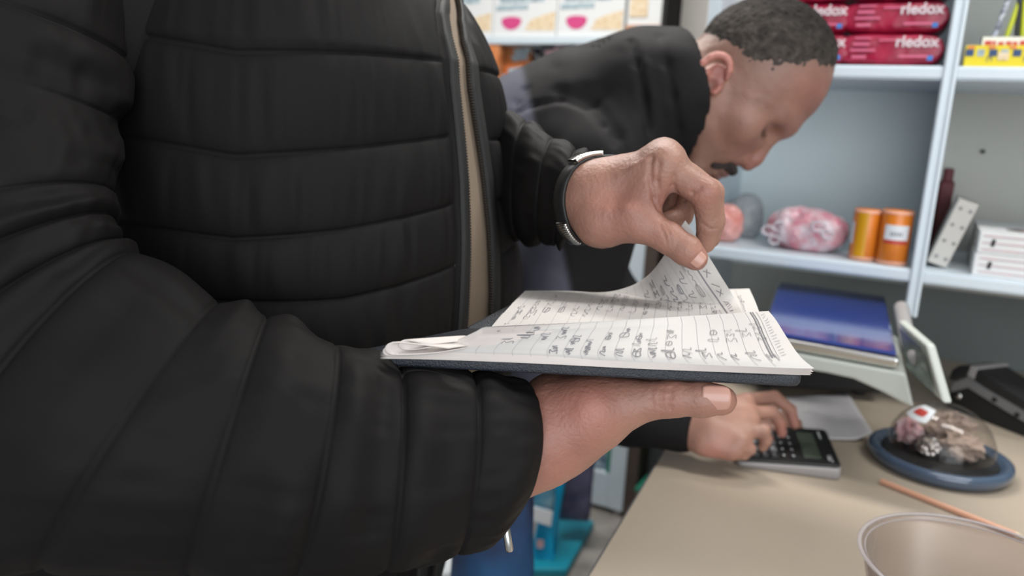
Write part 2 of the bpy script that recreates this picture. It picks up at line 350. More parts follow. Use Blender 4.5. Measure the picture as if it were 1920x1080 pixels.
# ================================================================== ROOM
mb = MB(); mb.box((-3.2, -1.9, -0.04), (2.6, 3.3, 0)); struct(mb.build('floor', M['floor']))
mb = MB(); mb.box((-3.2, -1.9, 2.7), (2.6, 3.3, 2.75)); struct(mb.build('ceiling', M['ceil']))
mb = MB(); mb.box((-3.2, 3.2, 0), (-0.5, 3.3, 2.7)); struct(mb.build('wall_back', M['cwall']))
mb = MB(); mb.box((-0.50, 1.99, 0), (2.5, 2.09, 2.7)); mb.box((-0.50, 2.09, 0), (-0.42, 3.3, 2.7)); struct(mb.build('wall_partition', M['wall']))
mb = MB(); mb.box((-3.3, -1.9, 0), (-3.2, 3.3, 2.7)); struct(mb.build('wall_left', M['cwall']))
mb = MB(); mb.box((2.5, -1.9, 0), (2.6, 2.09, 2.7)); struct(mb.build('wall_right', M['cwall']))
for (x, y) in ((-0.9, 1.55), (0.6, 0.95)):
    t = thing('ceiling_light', 'long ceiling tube lamp over the %s' % ('aisle' if x < 0 else 'counter'), 'lamp', (x, y, 2.64), 'ceiling lamps')
    mb = MB(); mb.box((x - .65, y - .07, 2.665), (x + .65, y + .07, 2.70)); mb.build('housing', M['whitep'], t)
    mb = MB(); mb.tube([(x - .62, y, 2.65), (x + .62, y, 2.65)], .014); mb.build('tube', M['lens'], t, True)

# ================================================================== COUNTER
t = thing('shop_counter', 'beige laminate shop counter with dark grey edge under the calculator and scale', 'counter', (0.4, 1.1, 0))
def ex(y): return -0.263 - 0.083 * (y - 0.724)
poly = [(ex(.28), .28), (1.5, .28), (1.5, 1.985), (ex(1.985), 1.985)]
mb = MB(); mb.prism([(x, y, .842) for x, y in poly], (0, 0, .028)); mb.build('worktop', M['counter'], t)
mb = MB(); mb.prism([(ex(.28) - .002, .279, .8415), (ex(.28), .2785, .8415), (ex(1.985), 1.984, .8415), (ex(1.985) - .002, 1.984, .8415)], (0, 0, .029)); mb.build('edge_band', M['edgeband'], t)
mb = MB(); mb.box((-.21, .34, 0.0), (1.48, .37, .842)); mb.box((-.23, .37, 0.0), (-.2, 1.98, .842)); mb.build('front_panel', M['panel'], t)

# ================================================================== WALL SHELF UNIT OVER THE COUNTER
YF, YB = 1.5, 1.86
t = thing('shelf_unit', 'white shelf unit with two levels standing at the back of the counter', 'shelf', (0.1, 1.7, .87))
mb = MB(); mb.box((-0.400, YF, .87), (-.378, YB, 2.1)); mb.build('side_panel', M['shelfw'], t, bevel=.001)
mb = MB(); mb.box((.70, YF, .87), (.722, YB, 2.1)); mb.build('side_panel', M['shelfw'], t, bevel=.001)
mb = MB(); mb.box((-.001, YF - .004, 1.055), (.020, YB, 2.1)); mb.box((.001, YF - .007, 1.055), (.005, YF - .004, 2.1)); mb.box((.014, YF - .007, 1.055), (.018, YF - .004, 2.1)); mb.build('divider', M['shelfw'], t, bevel=.0012)
for x0, x1, mm in ((-.378, -.001, 'shelfback'), (.020, .70, 'shelfback2')):
    for zz in (1.115, 1.456, 1.82):
        mb = MB(); mb.box((x0, YF, zz), (x1, YB, zz + .023)); mb.box((x0, YF - .003, zz + .003), (x1, YF, zz + .020)); mb.build('shelf_board', M['shelfw'], t, bevel=.002)
    mb = MB(); mb.box((x0, YB - .012, 1.055), (x1, YB, 2.1)); mb.build('back_panel', M[mm], t)
for px, py in ((1843, 284),):
    p = ony(px, py, YB - .014); mb = MB(); mb.tube([p, p - [0, .004, 0]], .004); mb.build('screw', M['blacks'], t, True)
ZS1, ZS2 = 1.479, 1.138

# crimson wipe packs -------------------------------------------------
def pillow(w_, d_, h_, seed, nx=34, ny=16):
    us = np.linspace(-1, 1, nx); th = np.linspace(0, 2 * np.pi, 4 * ny, endpoint=False); V = []
    for u in us:
        e = (1 - abs(u) ** 9) ** .6 if abs(u) < 1 else 0; e = max(e, .10)
        c, s_ = np.cos(th), np.sin(th); n_ = .34
        y = np.sign(c) * np.abs(c) ** n_ * d_ / 2 * (1 - .06 * abs(u) ** 6); z = np.sign(s_) * np.abs(s_) ** n_ * h_ / 2 * e
        V.append(np.stack([np.full_like(y, u * w_ / 2), y, z], -1))
    V = np.array(V); V += (fbm(V * [1, 1, 1], 45, seed)[..., None]) * [0, .0018, .0016] * (1 - .3 * np.abs(us)[:, None, None])
    f_ = []
    k = len(th); f_ = [(i * k + j, (i + 1) * k + j, (i + 1) * k + (j + 1) % k, i * k + (j + 1) % k) for i in range(nx - 1) for j in range(k)] + [tuple(range(k)), tuple(reversed(range((nx - 1) * k, nx * k)))]
    return V.reshape(-1, 3), f_
hh = .0535
PK = [(1690, 0, 'bottom of the right stack'), (1698, 1, 'middle of the right stack'), (1702, 2, 'top of the right stack'),
      (1505, 0, 'bottom of the left stack'), (1500, 1, 'middle of the left stack'), (1500, 2, 'top of the left stack')]
for px, k, where in PK:
    c = ony(px, 120, YF + .062); c = np.array([min(c[0], -.004 - .084), YF + .062 + .006 * (k % 2), ZS1 + hh * (k + .5) + .001])
    t = thing('wipes_pack', 'crimson plastic pack with white lettering on the upper shelf, ' + where, 'pack', c - [0, 0, hh / 2], 'crimson packs on the upper shelf')
    W = .168
    V, f_ = pillow(W, .10, hh * .98, k + px); link_mesh('wrapper', V + c, f_, M['crim'], t)
    yf = c[1] - .0525
    text('lettering', 'rledox', .0245, (c[0] + W * .055, yf, c[2] + .004), (1, 0, 0), (0, 0, 1), M['whitet'], t, .0004, .0006)
    mb = MB()
    for (x0, x1, z0, z1, m_) in ((-.34, -.18, .10, .2, 0), (-.36, -.12, -.08, 0.0, 0), (-.34, -.20, -.3, -.2, 0), (-.10, .08, .24, .30, 0), (.10, .36, -.26, -.18, 0), (.36, .41, -.34, -.20, 1), (-.33, -.17, .3, .36, 0)):
        mb.box((c[0] + x0 * W, yf + .0002, c[2] + z0 * hh), (c[0] + x1 * W, yf + .0008, c[2] + z1 * hh), m_)
    mb.build('print', [M['pinkp'], M['bluep']], t)
# white carton with blue print
p0 = ony(1302, 60, YF + .05); p1 = ony(1548, 60, YF + .05)
t = thing('white_carton', 'white carton with blue and pink print on the upper shelf above the bent head', 'box', ((p0[0] + p1[0]) / 2, YF + .12, ZS1))
mb = MB(); mb.rbox((p0[0], YF + .05 + .08, ZS1), (p1[0] - .05, YF + .26, ZS1 + .2), .004); mb.build('box', M['carton'], t)
mb = MB(); yy = YF + .1285
for x0, x1, z0, z1, m_ in ((.012, .042, .072, .098, 0), (.004, .035, .032, .055, 0), (.003, .014, .10, .112, 1), (.02, .06, .0, .02, 2), (.03, .12, .115, .121, 3), (.03, .10, .103, .107, 3), (.05, .075, .06, .066, 3)):
    mb.prism([(p0[0] + x0, yy, ZS1 + z0), (p0[0] + x1, yy, ZS1 + z0 + .003), (p0[0] + x1 - .004, yy, ZS1 + z1), (p0[0] + x0 + .005, yy, ZS1 + z1 - .002)], (0, .0015, 0), m_)
mb.build('print', [M['bluep'], M['magenta'], M['greybag'], M['greyp']], t)
# yellow carton, pen box, pens
p0 = ony(1806, 120, YF + .015); x0 = p0[0]; z0 = ZS1
t = thing('yellow_carton', 'yellow carton with navy squares at the front of the upper right shelf', 'box', (x0 + .08, YF + .05, z0))
mb = MB(); mb.rbox((x0, YF + .012, z0), (x0 + .17, YF + .085, z0 + .034), .002); mb.build('box', M['yellow'], t)
mb = MB(); yy = YF + .0112; sq = .0125
for k in range(9):
    m_ = k % 2; mb.box((x0 + .001 + k * .0165, yy, z0 + .017), (x0 + .001 + k * .0165 + (.0115 if m_ == 0 else .010), yy + .001, z0 + .0275), 0 if m_ == 0 else 1)
for k in range(5):
    mb.box((x0 + .003 + k * .029, yy, z0 + .0285), (x0 + .013 + k * .029, yy + .001, z0 + .033), 3)
mb.box((x0 + .047, yy - .0002, z0 + .011), (x0 + .062, yy, z0 + .023), 2); mb.box((x0 + .115, yy - .0002, z0 + .011), (x0 + .13, yy, z0 + .023), 2)
for k in (.032, .083, .1): 
    mb.box((x0 + k, yy - .0002, z0 + .008), (x0 + k + .0012, yy, z0 + .016), 0); mb.box((x0 + k + .006, yy - .0002, z0 + .009), (x0 + k + .0072, yy, z0 + .016), 0); mb.box((x0 + k, yy - .0002, z0 + .015), (x0 + k + .0072, yy, z0 + .0162), 0)
mb.build('print', [M['navy'], M['greybag'], M['cream'], M['orange']], t)
p0 = ony(1837, 90, YF + .09); x0 = p0[0]
t = thing('pen_box', 'white card display box with red lettering behind the yellow carton, holding pens', 'box', (x0 + .07, YF + .13, z0))
mb = MB(); a, b = x0, x0 + .15; yb0, yb1 = YF + .09, YF + .15; h_ = .056
for lo, hi in (((a, yb0, z0), (b, yb0 + .002, z0 + h_)), ((a, yb1 - .002, z0), (b, yb1, z0 + h_)), ((a, yb0, z0), (a + .002, yb1, z0 + h_)), ((b - .002, yb0, z0), (b, yb1, z0 + h_)), ((a, yb0, z0), (b, yb1, z0 + .002))): mb.box(lo, hi)
mb.build('tray', M['carton'], t); mb = MB(); rg = random.Random(2); xx = a + .006
while xx < b - .012:
    w_ = rg.uniform(.004, .011); mb.box((xx, yb0 - .0005, z0 + .041), (xx + w_, yb0 - .0001, z0 + .041 + rg.uniform(.006, .009))); xx += w_ + rg.uniform(.001, .004)
mb.build('lettering', M['redp'], t)
for (px0, py0, px1, py1, mm, lab) in ((1861, 78, 1886, 12, 'pen_dots', 'dotted grey pen with a black clip, leftmost in the white pen box'), (1884, 78, 1906, 18, 'pen_y', 'lime pen with a blue clip, middle one in the white pen box'), (1905, 80, 1912, 6, 'black', 'dark pen between the lime pens in the white pen box'), (1916, 80, 1922, 8, 'pen_y', 'lime pen at the right side of the white pen box')):
    a_ = ony(px0, py0, YF + .12); b_ = ony(px1, py1, YF + .125); d_ = b_ - a_; L = np.linalg.norm(d_); d_ /= L; a0 = a_ - d_ * max(0, (a_[2] - z0 - .004) / d_[2])
    t = thing('ballpoint_pen', lab, 'pen', a0, 'pens in the white box')
    mb = MB(); mb.tube([a0, a0 + d_ * .004, b_ - d_ * .002, b_ + d_ * .016], [.001, .0042, .0042, .0042], n=14); mb.build('barrel', M[mm], t, True)
    mb = MB(); mb.tube([b_ + d_ * .0162, b_ + d_ * .022, b_ + d_ * .04], [.0048, .0048, .003], n=14); mb.box(tuple(b_ + d_ * .01 + [-.001, -.0075, 0]), tuple(b_ + d_ * .01 + [.001, -.005, .03])); mb.build('clip_cap', M['black' if mm == 'pen_dots' else ('navy' if mm == 'pen_y' else 'pen_y')], t, True)
    mb = MB(); mb.tube([b_ + d_ * .0402, b_ + d_ * .050], [.0022, .0022], n=10); mb.build('push_button', M['frost' if mm != 'pen_y' else 'yellow'], t, True)

# orange canisters -----------------------------------------------------
for (pxl, pxr, pyb, mm, lab, side) in ((1599, 1650, 492, 'amber', 'slimmer orange canister with a white side label, next to the pink bag', 0), (1649, 1712, 500, 'orange', 'wider orange canister with white and red front label, next to the shelf divider', 1)):
    rr = .0235 if side == 0 else .0262; yc = YF + .045 - (.012 if side else 0); c = ony((pxl + pxr) / 2, 440, yc); c[2] = ZS2; c[0] -= .002
    if side: c[0] = min(c[0], -.001 - rr - .002)
    t = thing('orange_canister', lab, 'canister', c, 'orange canisters on the lower shelf')
    h_ = .094 if side == 0 else .098
    mb = MB(); mb.lathe([(0, .001), (rr * .93, .001), (rr, .004), (rr, h_ - .004), (rr * .93, h_), (0, h_)], c); mb.build('tube', M['orange'], t, True)
    mb = MB(); mb.lathe([(rr * .9, h_ - .001), (rr * 1.015, h_ - .002), (rr * 1.015, h_ - .007)], c); mb.build('end_rim', M['peach'], t, True)
    mb = MB(); mb.lathe([(rr * 1.015, .008), (rr * 1.015, .001), (rr * .9, .0005)], c); mb.build('end_rim', M['peach'], t, True)
    mb = MB()
    def arc(a0, a1, z0_, z1_, m_, e=.0004):
        n_ = 12; V = [(c[0] + (rr + e) * math.cos(math.radians(a0 + (a1 - a0) * k / n_)), c[1] + (rr + e) * math.sin(math.radians(a0 + (a1 - a0) * k / n_)), c[2] + z) for z in (z0_, z1_) for k in range(n_ + 1)]
        mb.add(V, [(k, k + 1, n_ + 2 + k, n_ + 1 + k) for k in range(n_)], m_)
    if side: arc(-128, -38, .046, .072, 0); arc(-128, -38, .039, .0455, 1); [arc(-105 + 9 * k, -100 + 9 * k, .053, .060, 2, .0007) for k in range(5)]
    else: arc(-185, -140, .03, .07, 0); arc(-125, -80, .008, .088, 3)
    mb.build('label', [M['labelw'], M['redp'], M['greyp'], M['amber']], t, True)

# bags of sweets -----------------------------------------------------
def lump(name, label, cat, c, r, m_, seed, parts=None, h=.0035, group=None, flat=True):
    c = np.array(c, float); c[2] += r[2] * .82 if flat else 0
    rng = random.Random(seed); es = [ell(c, r)] + [ell(c + np.array([rng.uniform(-.7, .7) * r[0], rng.uniform(-.4, .3) * r[1], rng.uniform(-.1, .45) * r[2]]), np.array(r) * rng.uniform(.4, .62)) for _ in range(6)]
    u = union(es, .012); zb = c[2] - r[2] * .82 + .0005
    V, Fq = surf(lambda P: np.maximum(u(P) - .004 * fbm(P, 40, seed) - .0018 * fbm(P, 120, seed + 9, 2), zb - P[:, 2]) if flat else u(P) - .004 * fbm(P, 40, seed), c - np.array(r) * 1.5 - .012, c + np.array(r) * 1.5 + .012, h)
    V = relax(V, Fq, 1); t = thing(name, label, cat, (c[0], c[1], zb), group); link_mesh('contents' if parts else 'bag', V, Fq, m_, t); return t, c
cx = ony(1512, 440, YF + .10); t, c = lump('sweets_bag', 'bag of pink sweets in clear film left of the orange canisters', 'bag', (cx[0], YF + .10, ZS2), (.078, .055, .044), M['pinkbag'], 3, True)
rng = random.Random(5)
for (px, py, rad) in ((1440, 432, .011), (1462, 425, .012), (1452, 450, .010), (1535, 425, .012), (1552, 440, .009)):
    o_ = ony(px, py, YF + (.055 if px < 1500 else .042)); pts = [o_ + np.array([math.cos(a) * rad, rng.uniform(-.002, .002), math.sin(a) * rad * .8]) for a in np.linspace(0, 5.6, 12)]; mb = MB(); mb.tube(pts, [.0016 + .0016 * rng.random() for _ in pts], n=8); mb.build('film_knot', M['knot'], t, True)
cx = ony(1352, 425, YF + .09); t, c = lump('sweets_bag', 'bag of coral sweets behind the raised hand, left end of the lower shelf', 'bag', (cx[0] + .012, YF + .09, ZS2), (.032, .035, .042), M['peachbag'], 8, True)
cx = ony(1392, 410, YF + .17); t, c = lump('film_bag', 'empty crumpled clear bag between the coral and the pink sweets', 'bag', (cx[0], YF + .19, ZS2), (.040, .035, .052), M['film'], 12)

# right compartment ----------------------------------------------------
for k, lab in enumerate(('lower of the two white cartons with black marks in the lower right compartment', 'upper white carton with a brown oval on its lid in the lower right compartment')):
    c0 = ony(1823, 500, YF + .03); x0 = c0[0]; zb = ZS2 + k * .0382
    t = thing('flat_carton', lab, 'box', (x0 + .09, YF + .13, zb), 'stacked flat cartons')
    mb = MB(); mb.rbox((x0 + k * .002, YF + .02, zb + .0003), (x0 + .19, YF + .235, zb + .0375), .002); mb.build('box', M['carton'], t)
    mb = MB(); yy = YF + .0195; mb.prism([(x0 + .020, yy, zb + .013), (x0 + .0255, yy, zb + .013), (x0 + .027, yy, zb + .025), (x0 + .0215, yy, zb + .025)], (0, -.0006, 0))
    for j in range(3): mb.box((x0 + .008, yy - .0003, zb + .006 + j * .0115), (x0 + .17, yy, zb + .0078 + j * .0115), 1)
    mb.build('print', [M['blacks'], M['pinknote']], t)
    if k: mb = MB(); mb.disc((x0 + .085, YF + .085, zb + .0378), (.042, 0, 0), (0, .030, 0), 0); mb.disc((x0 + .085, YF + .08, zb + .0381), (.022, 0, 0), (0, .014, 0), 1); mb.build('lid_picture', [M['brown'], M['pinknote']], t)
pa, pb = ony(1745, 485, YF + .04), ony(1795, 340, YF + .16)
t = thing('punched_carton', 'off-white carton dotted with dark holes, leaning against the shelf divider', 'box', (pa[0] + .02, YF + .12, ZS2))
ang = math.radians(16); ca, sa = math.cos(ang), math.sin(ang); o_ = np.array([.0225, YF + .05, ZS2 + .001])
T = lambda p: (o_[0] + p[0] * ca + p[2] * sa, o_[1] + p[1], o_[2] - (p[0] - .0) * sa + p[2] * ca + .034 * sa)
mb = MB(); mb.rbox((0, 0, 0), (.032, .14, .118), .002, T=T); mb.build('box', M['carton2'], t)
mb = MB()
for i in range(4):
    for j in range(2): 
        a = (.009 + j * .016, -.0004, .014 + i * .03); mb.add([T((a[0] + .0032 * math.cos(w_), a[1], a[2] + .0032 * math.sin(w_))) for w_ in np.linspace(0, 2 * math.pi, 12, endpoint=False)], [tuple(range(12))])
mb.build('punched_hole', M['greyp'], t)
mb = MB(); mb.rbox((.024, YF + .22, ZS2), (.050, YF + .30, ZS2 + .145), .006); mb.rbox((.028, YF + .23, ZS2 + .145), (.046, YF + .28, ZS2 + .170), .006); tag(mb.build('dark_red_box', M['dred']), 'tall dark red bottle-shaped pack in the shadow behind the leaning dotted carton', 'pack')

# ================================================================== SCALE
zt = 1.07
A_, B_, C_, D_ = onz(1428, 620, zt), onz(1686, 664, zt), onz(1661, 555, zt), onz(1459, 526, zt)
t = thing('weighing_scale', 'white shop scale with a blue covered platter on the counter below the shelves', 'scale', (*(A_ + B_)[:2] / 2, .87))
cn = (A_ + B_ + C_ + D_) / 4
def inset(P, s): return [cn + (p - cn) * s for p in P]
mb = MB(); P4 = [A_, B_, C_, D_]; mb.hexa([p - [0, 0, .006] for p in inset(P4, .975)], [p for p in inset(P4, .975)]); mb.build('platter_cover', M['blueplate'], t, bevel=.003)
mb = MB(); mb.hexa([p - [0, 0, .022] for p in inset(P4, 1.0)], [p - [0, 0, .0065] for p in inset(P4, 1.01)]); mb.build('platter', M['steel'], t, bevel=.004)
dv = 1.13
prof = [(1432, 630), (1440, 634), (1560, 655), (1688, 676), (1700, 700), (1714, 762), (1690, 752), (1655, 733), (1600, 708), (1550, 697), (1500, 689), (1436, 676)]
npl = np.cross(B_ - A_, ZZ); npl /= np.linalg.norm(npl); pl0 = A_ - npl * np.sign(npl @ (A_ - C)) * .004
def onplane(px, py): v = ray(px, py); return C + v * ((pl0 - C) @ npl / (v @ npl))
front = [onplane(x, y + 3) for x, y in prof]; front = [p if p[2] < 1.046 else np.array([p[0], p[1], 1.046]) for p in front]; back = ( (C_ - B_) / np.linalg.norm(C_ - B_) )
mb = MB(); mb.prism(front, back * .23); mb.build('housing', M['whitep'], t, bevel=.004)
lo = onz(1440, 745, .885); 
mb = MB(); pts = [onz(1400, 730, .89), onz(1655, 748, .89), onz(1655, 748, .89) + back * .2, onz(1400, 730, .89) + back * .2]; pts = [p + back * .03 for p in pts]; mb.hexa(pts, [p + [0, 0, .10] for p in pts]); mb.build('under_shadow_box', M['blacks'], t, bevel=.006)  # matte black box stands in for the shadow beneath the scale housing
for px, py in ((1608, 742), (1430, 728)):
    p = onz(px, py, .87) + back * .02; mb = MB(); mb.lathe([(0, 0), (.013, 0), (.014, .003), (.012, .02), (0, .02)], p, n=24); mb.build('foot', M['black'], t, True)
# display head
P = [q(1684, 600, 1.13), q(1736, 646, 1.02), q(1768, 756, .985), q(1702, 694, 1.09)]
nrm = np.cross(P[1] - P[0], P[3] - P[0]); nrm /= np.linalg.norm(nrm); nrm *= np.sign(nrm @ (C - P[0]))
mb = MB(); mb.hexa([p - nrm * .012 for p in P], P); mb.build('display_head', M['whitep'], t, bevel=.003)
cp = sum(P) / 4; mb = MB(); mb.add([cp + (p - cp) * .80 + nrm * .004 for p in P], [(0, 1, 2, 3)]); mb.build('display_screen', M['scrn'], t)
p_ = [q(1690, 575, 1.25), q(1702, 640, 1.18)]; mb = MB(); mb.tube([p_[0], p_[1], cp], .011, n=14); mb.build('display_pole', M['silver'], t, True)

# ================================================================== CARD TERMINAL
ax = q(1960, 760, 1.12) - q(1790, 745, 1.25); ax[2] = 0; ax /= np.linalg.norm(ax); ay = np.cross(ZZ, ax); org = onz(1768, 762, .87) 
t = thing('card_terminal', 'black and grey card payment terminal on the counter right of the scale', 'card terminal', org)
def T(p): return org + ax * p[0] + ay * p[1] + ZZ * p[2]
up = [(0, .052), (.004, .072), (.016, .084), (.042, .088), (.075, .078), (.20, .045), (.20, .008), (.06, .036), (.035, .048), (.012, .036)]
mb = MB(); mb.prism([T((x, 0, z)) for x, z in [(.0, .052), (.004, .074), (.016, .086), (.042, .092), (.075, .082), (.23, .042), (.23, .028), (.07, .062), (.035, .072), (.010, .054)]], ay * .085); mb.build('top_shell', M['black'], t, bevel=.004)
mb = MB(); mb.prism([T((x, .002, z)) for x, z in [(.004, .040), (.010, .053), (.035, .071), (.07, .061), (.23, .027), (.23, .006), (.06, .044), (.038, .050), (.008, .030)]], ay * .081); mb.build('middle_band', M['greyp'], t, bevel=.003)
mb = MB(); mb.prism([T((x, .004, z)) for x, z in [(.004, .0), (.005, .032), (.038, .049), (.06, .043), (.23, .005), (.23, .0)]], ay * .077); mb.build('base', M['blacks'], t, bevel=.003)
mb = MB(); mb.prism([T((x, -.0012, z)) for x, z in [(.036, .073), (.040, .094), (.052, .093), (.05, .070)]], ay * .088); mb.build('light_stripe', M['silver'], t, bevel=.001)
for x, z in ((.026, .030),): mb = MB(); mb.tube([T((x, .004, z)), T((x, -.001, z))], .006, n=18); mb.build('rivet', M['steel'], t, True)
for x, z in ((.092, .046), (.135, .034)): mb = MB(); mb.tube([T((x, .003, z)), T((x, .0005, z))], .0045, n=14); mb.build('screw_hole', M['blacks'], t, True)

# ================================================================== CALCULATOR
BL, BR, TR = onz(1383, 866, .878), onz(1577, 893, .878), onz(1553, 822, .878)
cx_ = BR - BL; Lc = np.linalg.norm(cx_); cx_ /= Lc; cy_ = np.cross(ZZ, cx_); Wc = abs((TR - BR) @ cy_)
t = thing('calculator', 'black desk calculator with a grey display under the bent man\'s fingers', 'calculator', BL + cx_ * Lc / 2 + cy_ * Wc / 2 - [0, 0, .008])
TT = lambda p: BL * [1, 1, 0] + cx_ * p[0] + cy_ * p[1] + ZZ * (.87 + p[2] + .075 * max(p[0], 0) * (1 if p[2] > .004 else 0))
mb = MB(); mb.rbox((0, 0, .0012), (Lc, Wc, .0085), .008, T=TT); mb.build('lower_case', M['silver'], t, True)
mb = MB(); mb.rbox((.001, .001, .0087), (Lc - .001, Wc - .001, .0125), .008, T=TT); mb.build('face_plate', M['black'], t, True)
mb = MB(); mb.rbox((Lc * .66, Wc * .16, .0124), (Lc * .83, Wc * .84, .0131), .002, T=TT); mb.build('display', M['lcd'], t)
for i in range(6):
    for j in range(5):
        mb = MB(); x0 = Lc * (.05 + .093 * i); y0 = Wc * (.09 + .165 * j); small = i > 3
        mb.rbox((x0 + (.002 if small else 0), y0 + (.003 if small else 0), .0124), (x0 + (.0085 if small else .011), y0 + (.011 if small else .0165), .0158), .0025, T=TT, n=3)
        mb.rbox((x0 + .0035, y0 + .004, .0158), (x0 + .0068, y0 + (.008 if small else .012), .0160), .0008, 1, T=TT, n=2)
        mb.build('key', [M['keyd'], M['labelw' if small else 'keyw']] if small or j == 0 else [M['keyw'], M['labelw']], t)
mb = MB(); mb.rbox((Lc * .885, Wc * .70, .0126), (Lc * .905, Wc * .90, .0131), .001, T=TT, n=2); mb.rbox((Lc * .89, Wc * .12, .0126), (Lc * .91, Wc * .24, .0131), .001, T=TT, n=2); mb.rbox((Lc * .92, Wc * .08, .0126), (Lc * .93, Wc * .26, .0131), .001, T=TT, n=2); mb.build('marking', M['labelw'], t)

# note paper
c4 = [onz(1400, 748, .8712), onz(1586, 738, .8712), onz(1630, 826, .8712), onz(1490, 822, .8712)]
def sheet(name, cs, m_, parent, lift, n=24, seed=0, th=.0006, zoff=0, smooth=True):
    u = np.linspace(0, 1, n); UU, VV = np.meshgrid(u, u, indexing='ij'); a, b, c_, d_ = [np.array(p) for p in cs]
    P = (1 - UU)[..., None] * ((1 - VV)[..., None] * a + VV[..., None] * d_) + UU[..., None] * ((1 - VV)[..., None] * b + VV[..., None] * c_)
    P[..., 2] += zoff + lift(UU, VV) + .0004 * fbm(P, 60, seed, 2)
    V = P.reshape(-1, 3); Fq = grid_faces(n, n); o = link_mesh(name, V, Fq, m_, parent, smooth); s_ = o.modifiers.new('thickness', 'SOLIDIFY'); s_.thickness = th; s_.offset = 1; return o
t = thing('note_paper', 'sheets of white note paper lying on the counter behind the calculator', 'paper', sum(c4) / 4 * [1, 1, 0] + [0, 0, .87])
for k in range(3):
    sheet('paper_sheet', [p + np.array([.002 * k, -.003 * k, 0]) for p in c4], M['notepaper'], t, lambda a, b: .012 * smooth01((a - .75) / .25) * b + .001, seed=k, zoff=.0015 * k)
mb = MB(); rng = random.Random(3); a, b, c_, d_ = c4
for i in range(9):
    for j in range(7):
        u, v = .25 + .5 * i / 8 + rng.uniform(-.01, .01), .12 + .11 * j; p = (1 - u) * ((1 - v) * a + v * d_) + u * ((1 - v) * b + v * c_) + [0, 0, .0062]; e = (b - a) / np.linalg.norm(b - a); g_ = (d_ - a) / np.linalg.norm(d_ - a)
        w_ = rng.uniform(.003, .008); mb.add([p, p + e * w_, p + e * w_ + g_ * .0009, p + g_ * .0009], [(0, 1, 2, 3)])
mb.build('writing', M['rule'], t)

# ================================================================== ROUND DISH WITH CLEAR DOME
oc = (onz(1632, 836, .882) + onz(1884, 905, .882)) / 2; oc = onz(1757, 872, .87); Rd = .1005
t = thing('domed_dish', 'round blue rimmed dish under a clear plastic dome on the counter', 'dish', oc)
mb = MB(); mb.lathe([(0, .001), (Rd * .86, .001), (Rd * .93, .003), (Rd * .985, .010), (Rd, .016), (Rd * .985, .022), (Rd * .93, .0245), (Rd * .84, .022), (Rd * .80, .016), (0, .015)], oc, n=72); mb.build('rim', M['bluedish'], t, True)
mb = MB(); mb.lathe([(0, .0165), (Rd * .79, .0165), (Rd * .80, .018), (Rd * .78, .0185), (0, .0178)], oc, n=64); mb.build('tray', M['blacks'], t, True)
Rs = Rd * .76; prof = [(Rs * math.cos(a) ** .9 if a < 1.55 else 0.0, .020 + .078 * math.sin(a)) for a in np.linspace(0, math.pi / 2, 18)]
mb = MB(); mb.lathe(prof, oc, n=64); mb.build('dome', M['clear'], t, True)
sd = oc + [-.028, -.030, .096]; 
def dome_pt(az, elv): return oc + np.array([math.cos(az) * Rs * math.cos(elv) ** .9, math.sin(az) * Rs * math.cos(elv) ** .9, .020 + .078 * math.sin(elv)])
def dome_patch(a0, a1, e0, e1, off, m_, mb, n=8):
    V = []
    for i in range(n + 1):
        for j in range(n + 1):
            s_, t_ = i / n * 2 - 1, j / n * 2 - 1; k = 1 - .10 * (s_ * s_ * t_ * t_); p = dome_pt((a0 + a1) / 2 + (a1 - a0) / 2 * s_ * k, (e0 + e1) / 2 + (e1 - e0) / 2 * t_ * k); V.append(oc + [0, 0, .02] + (p - oc - [0, 0, .02]) * (1 + off))
    mb.add(V, grid_faces(n + 1, n + 1).tolist(), m_)
mb = MB(); dome_patch(3.35, 4.25, .80, 1.22, .012, 0, mb); dome_patch(3.55, 4.05, .92, 1.10, .018, 1, mb); mb.build('price_sticker', [M['labelw'], M['redp']], t, True)
def crumple(name, label, cat, c, r, m_, seed, h=.0025, amp=.006):
    c = np.array(c, float); nu, nv = 26, 15; rg = np.random.RandomState(seed)
    ph, th = np.meshgrid(np.linspace(0, 2 * np.pi, nu, endpoint=False), np.linspace(.05, np.pi - .05, nv), indexing='ij')
    D = np.stack([np.sin(th) * np.cos(ph), np.sin(th) * np.sin(ph), np.cos(th)], -1); D += rg.uniform(-.06, .06, D.shape)
    k = 1.05 - .75 * amp / .006 * np.abs(vnoise(D, 1.9, seed)) - .25 * np.abs(vnoise(D, 4.2, seed + 4)); V = (D * k[..., None] * np.array(r) + c).reshape(-1, 3); V[:, 2] = np.maximum(V[:, 2], oc[2] + .0192)
    Fq = grid_faces(nu, nv, True).tolist() + [tuple(i * nv for i in reversed(range(nu))), tuple(i * nv + nv - 1 for i in range(nu))]
    return tag(link_mesh(name, V, Fq, m_, smooth=False), label, cat)
crumple('banknote', 'crumpled brown banknote at the front right under the clear dome', 'banknote', oc + [.030, -.018, .042], (.036, .028, .022), M['note'], 31)
crumple('banknote', 'crumpled brown banknote at the back of the heap under the clear dome', 'banknote', oc + [.012, .030, .050], (.042, .026, .030), M['note'], 35)
crumple('banknote', 'crumpled pink banknote at the left side under the clear dome', 'banknote', oc + [-.046, .004, .045], (.022, .026, .022), M['pinknote'], 38)
crumple('foil_ball', 'shiny crumpled foil ball in the middle under the clear dome', 'foil ball', oc + [-.016, -.028, .037], (.019, .018, .017), M['foil'], 41, amp=.003)

